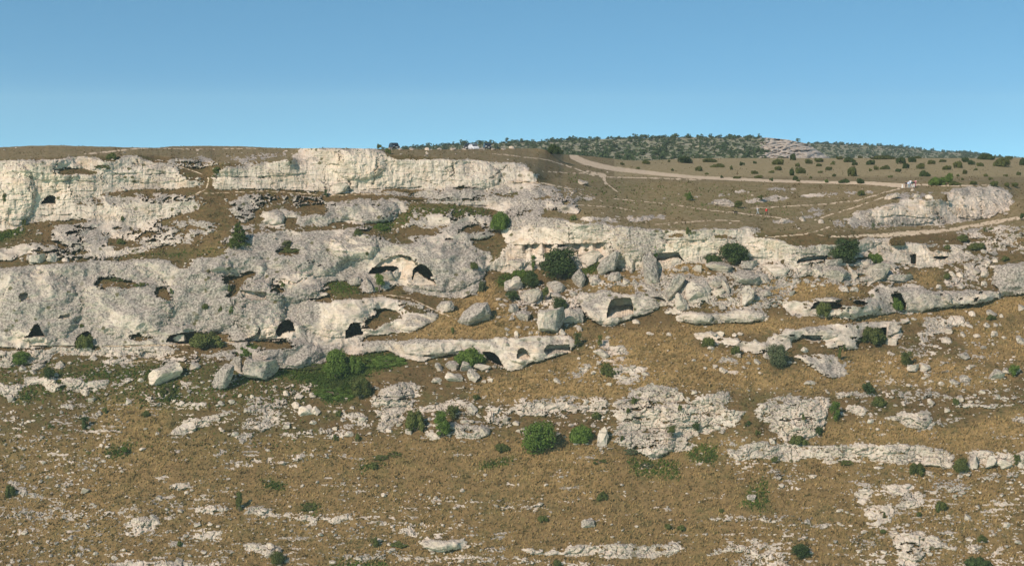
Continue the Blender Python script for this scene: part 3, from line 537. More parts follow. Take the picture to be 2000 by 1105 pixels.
def boulder_mat(name, lich, pale):
    m_, nt_, b_ = mat_new(name); q = NT(nt_)
    oi = q.n.new('ShaderNodeObjectInfo')
    Pp = q.n.new('ShaderNodeNewGeometry').outputs['Position']
    c_, a_, s_ = rock_colour(q, Pp, q.m('MULTIPLY_ADD', oi.outputs['Random'], .25, lich), q.m('MULTIPLY', oi.outputs['Random'], pale), .15, False)
    nt_.links.new(c_, b_.inputs['Base Color'])
    bp = q.n.new('ShaderNodeBump'); bp.inputs['Strength'].default_value = .5; bp.inputs['Distance'].default_value = .2
    nt_.links.new(q.m('ADD', a_, s_), bp.inputs['Height']); nt_.links.new(bp.outputs[0], b_.inputs['Normal'])
    return m_
mt_bgrey = boulder_mat('weathered_limestone', .78, .3)
mt_bpale = boulder_mat('pale_limestone', .3, .9)

def flat_mat(name, c, var=.25, scale=4., rough=.85, spec=.2):
    m_, nt_, b_ = mat_new(name); q = NT(nt_)
    Pp = q.n.new('ShaderNodeNewGeometry').outputs['Position']
    d = tuple(x * (1 - var) for x in c); e = tuple(min(1, x * (1 + var)) for x in c)
    nt_.links.new(q.mix(q.ss(q.noise(Pp, scale, 4), .3, .7), d, e), b_.inputs['Base Color'])
    b_.inputs['Roughness'].default_value = rough; b_.inputs['Specular IOR Level'].default_value = spec
    return m_

def leaf_mat(name, c1, c2, trans=.25):
    m_, nt_, b_ = mat_new(name); q = NT(nt_)
    geo = q.n.new('ShaderNodeNewGeometry'); oi = q.n.new('ShaderNodeObjectInfo')
    Pp = geo.outputs['Position']
    c = q.mix(geo.outputs['Random Per Island'], c1, c2)
    c = q.mix(q.m('MULTIPLY', q.ss(q.noise(Pp, .7, 3), .4, .65), .5), c, tuple(x * .6 for x in c1))
    c = q.mix(q.m('MULTIPLY', oi.outputs['Random'], .35), c, tuple(x * 1.2 for x in c2))
    nt_.links.new(c, b_.inputs['Base Color'])
    b_.inputs['Roughness'].default_value = .7
    tr = q.n.new('ShaderNodeBsdfTranslucent'); nt_.links.new(c, tr.inputs['Color'])
    mx = q.n.new('ShaderNodeMixShader'); mx.inputs[0].default_value = trans
    nt_.links.new(b_.outputs[0], mx.inputs[1]); nt_.links.new(tr.outputs[0], mx.inputs[2])
    out = [n for n in nt_.nodes if n.type == 'OUTPUT_MATERIAL'][0]
    nt_.links.new(mx.outputs[0], out.inputs[0])
    return m_

def tag(o, label=None, cat=None, group=None, kind=None):
    if label: o['label'] = label
    if cat: o['category'] = cat
    if group: o['group'] = group
    if kind: o['kind'] = kind
    return o

def mesh_np(name, V, Fc, mat=None, attrs=None, smooth=False):
    """V (n,3); Fc (m,3) or (m,4) integer array"""
    me = bpy.data.meshes.new(name)
    V = np.ascontiguousarray(V, f32); Fc = np.ascontiguousarray(Fc, np.int32)
    k = Fc.shape[1]; m = Fc.shape[0]
    me.vertices.add(len(V)); me.vertices.foreach_set('co', V.ravel())
    me.loops.add(m * k); me.loops.foreach_set('vertex_index', Fc.ravel())
    me.polygons.add(m); me.polygons.foreach_set('loop_start', np.arange(0, m * k, k, dtype=np.int32))
    me.update(calc_edges=True)
    me.polygons.foreach_set('use_smooth', np.full(m, smooth))
    for an, av in (attrs or {}).items():
        at = me.attributes.new(an, 'FLOAT_COLOR', 'POINT')
        at.data.foreach_set('color', np.ascontiguousarray(av, f32).ravel())
    if mat: me.materials.append(mat)
    return me

def add(name, me, parent=None):
    o = bpy.data.objects.new(name, me); COL.objects.link(o)
    if parent is not None: o.parent = parent
    return o

# ------------------------------------------------------------------ the hillside as a surface
STEP = 1.6
NX = int(2440 / STEP) + 1; NJ = 600
PXA = np.linspace(-220, 2220, NX)
crest = np.interp(PXA, [c[0] for c in CREST], [c[1] for c in CREST])
crest = crest + (.8 * perlin(PXA / 23, PXA * 0, 1.0) + .5 * perlin(PXA / 7, PXA * 0, 5.0)) * np.where(PXA > 1100, .15, .8)
BOT = 1240.0
T = np.linspace(0, 1, NJ)[:, None]
PX = np.repeat(PXA[None, :], NJ, 0).astype(f32)
PY = (crest[None, :] + T * (BOT - crest[None, :])).astype(f32)

W1 = fbm(PX / 26, PY / 14, 3.3, 3); W2 = fbm(PX / 30, PY / 12, 9.1, 3); W3 = perlin(PX / 6, PY / 4, 4.0); W4 = perlin(PX / 6, PY / 4, 8.0)
WX = PX + 6 * W1 + 2.2 * W3; WY = PY + 3.6 * W2 + 1.6 * W4
CX = PX + .8 * W3; CY = PY + .6 * W4

def raster(pts, wx, wy, pad=14):
    xs = [p[0] for p in pts]; ys = [p[1] for p in pts]
    i0 = int(max(0, (min(xs) - pad + 220) / STEP)); i1 = int(min(NX, (max(xs) + pad + 220) / STEP + 2))
    if i1 <= i0: return None
    sub = PY[:, i0:i1]
    rows = np.where(((sub > min(ys) - pad) & (sub < max(ys) + pad)).any(1))[0]
    if len(rows) == 0: return None
    j0, j1 = rows[0], rows[-1] + 1
    x = wx[j0:j1, i0:i1]; y = wy[j0:j1, i0:i1]
    ins = np.zeros(x.shape, bool)
    n = len(pts)
    for k in range(n):
        xa, ya = pts[k]; xb, yb = pts[(k + 1) % n]
        if ya == yb: continue
        c = ((ya > y) != (yb > y)) & (x < (xb - xa) * (y - ya) / (yb - ya) + xa)
        ins ^= c
    return (slice(j0, j1), slice(i0, i1)), ins

def field(items, wx, wy, soft):
    out = np.zeros(PX.shape, f32)
    for v, pts in items:
        r = raster(pts, wx, wy)
        if r is None: continue
        s, ins = r; out[s] = np.maximum(out[s], ins * v)
    return blur(out, soft) if soft else out

def stroke(pts, widths, wx, wy):
    """distance-based line of changing width, 1 in its middle"""
    out = np.zeros(PX.shape, f32)
    for k in range(len(pts) - 1):
        (xa, ya), (xb, yb) = pts[k], pts[k + 1]; wa, wb_ = widths[k], widths[k + 1]
        pad = max(wa, wb_) * 2 + 6
        i0 = int(max(0, (min(xa, xb) - pad + 220) / STEP)); i1 = int(min(NX, (max(xa, xb) + pad + 220) / STEP + 2))
        if i1 <= i0: continue
        sub = PY[:, i0:i1]
        rows = np.where(((sub > min(ya, yb) - pad) & (sub < max(ya, yb) + pad)).any(1))[0]
        if len(rows) == 0: continue
        s = (slice(rows[0], rows[-1] + 1), slice(i0, i1))
        x = wx[s] - xa; y = wy[s] - ya
        L2 = (xb - xa) ** 2 + (yb - ya) ** 2 + 1e-6
        t = np.clip((x * (xb - xa) + y * (yb - ya)) / L2, 0, 1)
        d = np.hypot(x - t * (xb - xa), y - t * (yb - ya))
        w = wa + t * (wb_ - wa)
        out[s] = np.maximum(out[s], np.clip(1.4 - d / (w * .62 + .5), 0, 1))
    return out

# masks
cover = np.zeros(PX.shape, f32); steep = np.zeros(PX.shape, f32); lich = np.full(PX.shape, .4, f32); och = np.full(PX.shape, .1, f32)
sty = {k: np.zeros(PX.shape, f32) for k in 'mcb'}; ident = np.full(PX.shape, -1, np.int32)
for k, (lab, cv, st, li, oc, sy, pts) in enumerate(ROCK):
    r = raster(pts, WX, WY)
    if r is None: continue
    s, ins = r
    cover[s] = np.where(ins, np.maximum(cover[s], cv), cover[s]); steep[s] = np.where(ins, st, steep[s])
    lich[s] = np.where(ins, li, lich[s]); och[s] = np.where(ins, oc, och[s])
    for q in 'mcb': sty[q][s] = np.where(ins, 1.0 if q == sy else 0.0, sty[q][s])
    if lab: ident[s] = np.where(ins, k, ident[s])
patch = field([(1, p) for p in PATCH], WX, WY, 1)
cover *= (1 - patch)
# broken ground: rock shows through the turf where the noise lets it
nb = fbm(PX / 13, PY / 7, 2.2, 4, .6); nb2 = fbm(PX / 60, PY / 22, 6.2, 3)
nf = fbm(PX / 5, PY / 3.2, 5.5, 3, .6)
patchb = blur(patch, 3)
cs = np.maximum(blur(cover, 4, 1), .86 * blur(cover, 1, 1) * (PY > 740)) * np.where(cover < .9, 1.1, 1.0)
brk = blur(sty['b'], 3)
pocket = sstep(.12, .42, fbm(PX / 34, PY / 11, 21.0, 4, .55)) * (1 - .55 * (steep > 4.5))
rockf = cs * (1.0 - .0 * brk) + (nb * .34 + nf * .3) * (1 + .35 * brk) * (1 - .35 * (cs > .97)) + nb2 * .08 - pocket * (.3 + .22 * brk) * (1 - .8 * (cover > .99) * (sty['m'] > .5)) + .04 + .12 * (cover > .99) * (sty['m'] > .5)
scat = field(SCAT, WX, WY, 8)
low = sstep(690, 800, PY) * .1 + sstep(430, 470, PY) * .05 + .03 + scat * .24
strat = fbm(PX / 46, PY / 6.5, 31.0, 3, .55)
rockf = np.maximum(rockf * (cs > .02), low + nb * .16 + nf * .3 + nb2 * .26 + strat * (.24 + .12 * sstep(700, 800, PY)))
nopath = np.ones(PX.shape, f32)
for mode, pts, wd in PATHS: nopath = np.minimum(nopath, 1 - stroke(pts, [w_ * (1.1 if mode == 7 or max(wd) > 5 else .62) for w_ in wd], PX + W1 * 2, PY + W3 * .7) * (1 if mode == 7 else np.clip(.72 + .9 * nf, .25, 1)))
pathm = 1 - nopath
rockf -= .7 * (cover < .99) * sstep(.38, .56, fbm(PX / 24, PY / 9, 41., 4, .6)) * (sty['m'] > 0) * (1 - field([(1, p) for p in PALE], CX, CY, 4))
rock = sstep(.44, .56, rockf) * (1 - np.clip(pathm * 1.6, 0, 1))
plat = sstep(352, 342, PY + (PX < 1200) * 60)
rock = np.where(cs < .05, rock * (1 - .8 * plat), rock)
lich = blur(lich, 3); och = blur(och, 3); steepb = blur(steep * (cover > .3), 2, 1)
for q in 'mcb': sty[q] = blur(sty[q], 3)
gold = field(GOLD, WX, WY, 5); green = field(GREEN, WX, WY, 3); pale = field([(1, p) for p in PALE], CX + 2 * W1, CY + 2 * W2, 3)
och = np.maximum(och, pale * .3)
dark = field([(1, p) for p in DARK], CX + 7 * W1, CY + 5 * W2, 4)
lich = (lich * .74 + dark * .62) * (1 - pale)

# slope of the ground, then the surface that has those slopes (least squares, by cosine transform)
m_g = .46 + .2 * sstep(700, 820, PY) + .12 * nb2
right = sstep(1040, 1100, PX)
m_plat = .045 + 0 * PX
mid = sstep(352, 366, PY) * (1 - sstep(440, 452, PY)) * right
m_right = np.where(PY < 355, .014 + .04 * sstep(1350, 1150, PX), .12)
above = (1 - sstep(445, 462, PY)) * right
m_g = m_g * (1 - above) + m_right * above
edge = np.interp(PXA, [-220, 0, 120, 300, 420, 580, 590, 760, 1000, 1060, 1100], [318, 312, 306, 302, 318, 312, 294, 300, 318, 345, 360])[None, :]
aboveL = (1 - sstep(-2, 6, PY - edge)) * (1 - right)
m_g = m_g * (1 - aboveL) + .05 * aboveL
wr = np.clip(blur(rock, 2, 1), 0, 1) * np.clip(steepb / 1.0, 0, 1)
m_s = 1 / ((1 - wr) / np.maximum(m_g, .012) + wr / np.maximum(steepb, .3))
tt = tz(PY).astype(f32)
gy = np.zeros(PX.shape, f32)
gy[:-1] = -(tt[1:] - tt[:-1]) / (.5 * (m_s[1:] + m_s[:-1]) + .5 * (tt[1:] + tt[:-1]))
LX = .55                          # how strongly neighbours along the hill keep the same distance
div = gy.copy(); div[1:] -= gy[:-1]; div[-1] = -gy[-2]
def dct2(a, ax):
    n = a.shape[ax]; b = np.concatenate([a, np.flip(a, ax)], ax)
    k = np.arange(n); sh = [1, 1]; sh[ax] = n
    return np.take(np.fft.fft(b, axis=ax), k, ax) * np.exp(-1j * np.pi * k / (2 * n)).reshape(sh)
def idct2(A_, ax):
    n = A_.shape[ax]; k = np.arange(n); sh = [1, 1]; sh[ax] = n
    c = A_ * np.exp(1j * np.pi * k / (2 * n)).reshape(sh)
    z = np.zeros_like(np.take(c, [0], ax))
    full = np.concatenate([c, z, np.flip(np.conj(np.take(c, range(1, n), ax)), ax)], ax)
    return np.take(np.fft.ifft(full, axis=ax), k, ax)
Dh = dct2(dct2(div.astype(np.float64), 0).real, 1).real
ky = 2 * np.cos(np.pi * np.arange(NJ) / NJ) - 2; kx = 2 * np.cos(np.pi * np.arange(NX) / NX) - 2
den = ky[:, None] + LX * kx[None, :]; den[0, 0] = 1
Lh = Dh / den; Lh[0, 0] = 0
L = idct2(idct2(Lh, 1).real, 0).real

def gj(px, py):
    i = (np.asarray(px, float) + 220) / 2440 * (NX - 1)
    c = np.interp(px, PXA, crest); j = (np.asarray(py, float) - c) / (BOT - c) * (NJ - 1)
    return np.clip(j, 0, NJ - 1.001), np.clip(i, 0, NX - 1.001)
def samp(a, px, py):
    j, i = gj(px, py); j0 = np.floor(j).astype(int); i0 = np.floor(i).astype(int); fj = j - j0; fi = i - i0
    return (a[j0, i0] * (1 - fj) * (1 - fi) + a[j0, i0 + 1] * (1 - fj) * fi + a[j0 + 1, i0] * fj * (1 - fi) + a[j0 + 1, i0 + 1] * fj * fi)
L += math.log(345.0) - float(samp(L, 1497, 418))
Y0 = np.exp(L).astype(f32)
print('distance: bottom %.0f, mid %.0f, left crest %.0f, right crest %.0f' % (samp(Y0, 1000, 1105), samp(Y0, 1000, 600), samp(Y0, 300, 300), samp(Y0, 1700, 312)))

# relief
TX = tx(PX, PY).astype(f32)
Xw = TX * Y0; Zw = CAMZ - tt * Y0
S_m, S_c, S_b = sty['m'] * rock, sty['c'] * rock, sty['b'] * rock
rr = np.clip(rock, 0, 1)
big = fbm(Xw / 9, Zw / 7, Y0 / 14, 3); medn = fbm(Xw / 2.6, Zw / 2.0, Y0 / 4, 4, .55); fin = fbm(Xw / .7, Zw / .55, Y0 / 1.5, 3, .6)
ridg = 1 - np.abs(fbm(Xw / 5, Zw / 4, Y0 / 9 + 3, 3))
disp = np.zeros(PX.shape, f32)            # towards the viewer, metres
disp += S_m * (big * 1.8 + medn * .2 + ridg * 1.2 + fin * .05)
wrp = fbm(Xw / 3, Zw / 3, 4.4, 3)
w1, w2, wv = worley(Xw / 1.25 + .8 * wrp, Zw / .7 + .7 * medn)
u1, u2, uv = worley(Xw / 2.9 + .6 * wrp + 40, Zw / 1.7 + .5 * medn)
crack = (1 - sstep(0, .16, w2 - w1)) * sstep(-.25, .25, wrp + medn * .6)
crk2 = 1 - sstep(0, .06, u2 - u1)
disp += S_b * ((1 - w1 ** 2) * .26 + (wv - .5) * .36 + (uv - .5) * .6 - crack * .26 - crk2 * .3 + medn * .5 + fin * .16 + big * .5)
z1 = Zw + .55 * fbm(Xw / 14, Zw / 9, 2.0, 3)
bed = (z1 / 1.9) % 1.0; bed2 = (z1 / .62 + .3 * medn) % 1.0
bedamp = .1 + .9 * sstep(-.1, .4, fbm(Xw / 10, Zw / 3, 8.8, 2))
v1, v2, vv = worley(Xw / 4.2 + .3 * medn, z1 / 2.4)
vc = 1 - sstep(0, .07, v2 - v1)
flute = fbm(Xw / .9, Zw / 5, Y0 / 3, 3)
disp += S_c * ((sstep(0, .16, bed) - .5 - bed * .45) * .26 * bedamp + (sstep(0, .25, bed2) - .5) * .09 * bedamp + (vv - .5) * .4 - vc * .16 * bedamp + flute * .2 + medn * .3 + big * .8 + fin * .1)
pit = sstep(.25, .5, fbm(Xw / 1.1, Zw / 1.0, Y0 / 2 + 20, 3, .6))
disp -= rr * pit * (.2 - .15 * sty['m'])
rb = blur(rr, 2)
disp += sstep(.2, .8, rb) * (.3 - .18 * sty['m']) * (1 - .5 * patchb)
disp += (1 - rr) * (fbm(Xw / 4, Y0 / 4, 3.0, 4) * .22 + fbm(Xw / .9, Y0 / .9, Zw / .9, 3, .65) * .16) * (1 - .97 * above)
for cx, cy, rx, ry, am in DOME:
    q = ((PX - cx) / rx) ** 2 + ((PY - cy) / ry) ** 2
    disp += am * 1.25 * np.sqrt(np.clip(1 - q + .25 * nb, 0, 1)) * (.3 + .7 * rr)
for dp, h, pts in UNDER:
    xs = [p[0] for p in pts]; yl = (np.interp(PXA, xs, [p[1] for p in pts]) + 1.3 * perlin(PXA / 9, PXA * 0, dp * 9) + 2.2 * perlin(PXA / 27, PXA * 0, dp * 5 + h))[None, :]; br_ = np.clip(.65 + 1.3 * perlin(PXA / 14, PXA * 0 + 3, h * 1.7), .1, 1)[None, :]
    inx = (PXA >= xs[0]) & (PXA <= xs[-1])
    e = np.minimum(1, np.minimum(PXA - xs[0], xs[-1] - PXA) / 8)[None, :]
    d = PY - yl
    disp -= np.where((d > 0) & (d < h) & inx[None, :], dp * 1.3 * (1 - d / h) * e * br_, 0)
cleft = np.zeros(PX.shape, f32)
for wd, dp, pts in CLEFT:
    s_ = stroke(pts, [wd * .75] * len(pts), CX + 3 * W3 + 5 * W1, CY + 2 * W4 + 3 * W2); disp -= dp * (.9 if dp < 1.5 else 1.3) * np.clip(s_ * 2, 0, 1) * np.clip(.6 + nf * 1.4, .1, 1); cleft = np.maximum(cleft, s_)
cave_id = np.full(PX.shape, -1, np.int32); shade_earth = np.zeros(PX.shape, f32)
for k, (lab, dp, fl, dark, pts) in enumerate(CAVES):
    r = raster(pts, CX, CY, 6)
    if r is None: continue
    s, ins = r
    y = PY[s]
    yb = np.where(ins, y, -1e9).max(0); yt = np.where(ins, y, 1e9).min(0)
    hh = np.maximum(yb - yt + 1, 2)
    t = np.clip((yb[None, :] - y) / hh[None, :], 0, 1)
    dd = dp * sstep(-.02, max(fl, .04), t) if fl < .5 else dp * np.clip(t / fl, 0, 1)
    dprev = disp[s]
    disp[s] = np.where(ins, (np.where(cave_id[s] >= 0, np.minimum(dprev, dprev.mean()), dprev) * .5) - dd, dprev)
    cave_id[s] = np.where(ins, k, cave_id[s]); shade_earth[s] = np.where(ins, .75 * dark, shade_earth[s])
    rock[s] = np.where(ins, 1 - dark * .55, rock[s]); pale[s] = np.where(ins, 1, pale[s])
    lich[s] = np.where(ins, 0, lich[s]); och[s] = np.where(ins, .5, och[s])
# a line of sight is stretched by the same displacement everywhere along the hill
fadeP = 1 - .6 * above * (1 - rr)
Yd = Y0 - disp * fadeP
GX = TX * Yd; GZ = (CAMZ - tt * Yd); GY = Yd
V = np.stack([GX, GY, GZ], -1)
# the plateau carries on behind the skyline
back = []
slopeb = np.full(NX, .026)
for dist, drop in ((1700, 0), (1000, 0), (500, 0), (160, 0), (40, 0), (8, 0)):
    top = V[0]
    b = top.copy(); b[:, 1] += dist; b[:, 0] *= (1 + dist / top[:, 1] * .9)
    b[:, 2] -= .15 + dist * slopeb
    back.append(b)
NB = len(back)
VV = np.concatenate([np.stack(back), V], 0)
def padm(a, v=None):
    e = np.repeat(a[:1], NB, 0) if v is None else np.full((NB, NX), v, a.dtype)
    return np.concatenate([e, a], 0)
mask_a = np.stack([padm(rock, 0), padm(lich), padm(pale, 0), padm(rock * 0 + 1)], -1)
mask_b = np.stack([padm(gold), padm(green), padm(pathm), padm(rock * 0 + 1)], -1)
mask_c = np.stack([padm(och), padm(shade_earth, 0), padm(np.maximum(plat, .5 * np.maximum(above, aboveL) * nopath)), padm(rock * 0 + 1)], -1)
NR = NJ + NB
idx = np.arange(NR * NX, dtype=np.int32).reshape(NR, NX)
quads = np.stack([idx[:-1, :-1], idx[1:, :-1], idx[1:, 1:], idx[:-1, 1:]], -1)
fid = np.full((NR - 1, NX - 1), -1, np.int32)
rk4 = .25 * (rock[:-1, :-1] + rock[1:, :-1] + rock[1:, 1:] + rock[:-1, 1:])
fi = np.where(rk4 > .5, ident[:-1, :-1], -1)
fc = np.max([cave_id[:-1, :-1], cave_id[1:, :-1], cave_id[1:, 1:], cave_id[:-1, 1:]], axis=0)
fi = np.where(fc >= 0, 1000 + fc, fi)
fid[NB:] = fi
Vf = VV.reshape(-1, 3); att = {'mask_a': mask_a.reshape(-1, 4), 'mask_b': mask_b.reshape(-1, 4), 'mask_c': mask_c.reshape(-1, 4)}
def submesh(name, sel):
    q = quads[sel]
    u, inv = np.unique(q.ravel(), return_inverse=True)
    return mesh_np(name, Vf[u], inv.reshape(-1, 4), mt_ground, {k: a[u] for k, a in att.items()})
terrain = add('hillside', submesh('hillside', fid == -1))
tag(terrain, 'dry grassy limestone slope below the plateau', kind='structure')
cliffs = {}
for k, rk in enumerate(ROCK):
    if rk[0] is None: continue
    sel = fid == k
    if sel.sum() < 8: continue
    o = add('rock_outcrop', submesh('rock_outcrop', sel)); tag(o, rk[0], kind='structure'); cliffs[k] = o
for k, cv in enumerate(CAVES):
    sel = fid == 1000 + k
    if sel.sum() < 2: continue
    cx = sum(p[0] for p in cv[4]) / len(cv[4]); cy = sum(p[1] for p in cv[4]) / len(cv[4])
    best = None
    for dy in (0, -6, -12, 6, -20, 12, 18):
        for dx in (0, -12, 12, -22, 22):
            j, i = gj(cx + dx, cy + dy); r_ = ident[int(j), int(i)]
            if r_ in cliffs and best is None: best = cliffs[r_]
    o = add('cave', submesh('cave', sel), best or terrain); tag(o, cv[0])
print('terrain', NR, NX)

def ground(px, py):
    """place on the hillside seen along a photo direction"""
    y = float(samp(Yd, px, py)); t = float(tz(py))
    return Vector((float(tx(px, py)) * y, y, CAMZ - t * y))
def smooth_ground(px, py):
    y = float(samp(Y0, px, py)); t = float(tz(py))
    return Vector((float(tx(px, py)) * y, y, CAMZ - t * y))
# ------------------------------------------------------------------ loose boulders: each a thing of its own
def ico(sub):
    bm = bmesh.new(); bmesh.ops.create_icosphere(bm, subdivisions=sub, radius=1.0)
    v = np.array([x.co[:] for x in bm.verts], f32); f = np.array([[q.index for q in p.verts] for p in bm.faces], np.int32)
    bm.free(); return v, f
ICO = {k: ico(k) for k in (1, 2, 3, 4)}
def boulder_mesh(kind, seed, sub=4):
    r = np.random.default_rng(seed); v, f = ICO[sub]; v = v.copy()
    if kind == 'block': e = .3
    elif kind == 'slab': e = .55
    else: e = .7
    v = np.sign(v) * np.abs(v) ** e; v /= np.abs(v).max(0)
    if kind == 'wedge': v[:, 0] *= .55 + .45 * (1 - (v[:, 2] + 1) / 2) ; v[:, 0] += .3 * (v[:, 2])
    for _ in range({'round': 10, 'block': 9, 'slab': 9, 'wedge': 13}[kind]):
        n = r.normal(size=3); n /= np.linalg.norm(n); c = r.uniform(.5, .8)
        d = v @ n; k = d > c; v[k] -= np.outer(d[k] - c, n) * .93
    o = seed * 7.3
    hf_ = .06 if kind == 'round' else .12
    s_ = 1 + .2 * fbm(v[:, 0] * 1.4 + o, v[:, 1] * 1.4, v[:, 2] * 1.4, 3) + hf_ * fbm(v[:, 0] * 3.4 + o, v[:, 1] * 3.4, v[:, 2] * 3.4, 5, .7)
    if kind in ('block', 'round'):
        c1, c2, cv = worley(v[:, 0] * 1.3 + o, v[:, 2] * 1.3 + v[:, 1] * .4); s_ -= .1 * (1 - sstep(0, .09, c2 - c1)) - .12 * (cv - .5)
    v *= s_[:, None]
    v -= (v.max(0) + v.min(0)) / 2; v /= np.abs(v).max(0)
    return mesh_np('boulder_' + kind, v, f, mt_bgrey)
PROTO = {k: [boulder_mesh(k, 10 * i + j, 4) for j in range(4)] for i, k in enumerate(('round', 'block', 'slab', 'wedge'))}
PROTO_S = {k: [boulder_mesh(k, 50 + 10 * i + j, 3) for j in range(4)] for i, k in enumerate(('round', 'block', 'slab', 'wedge'))}

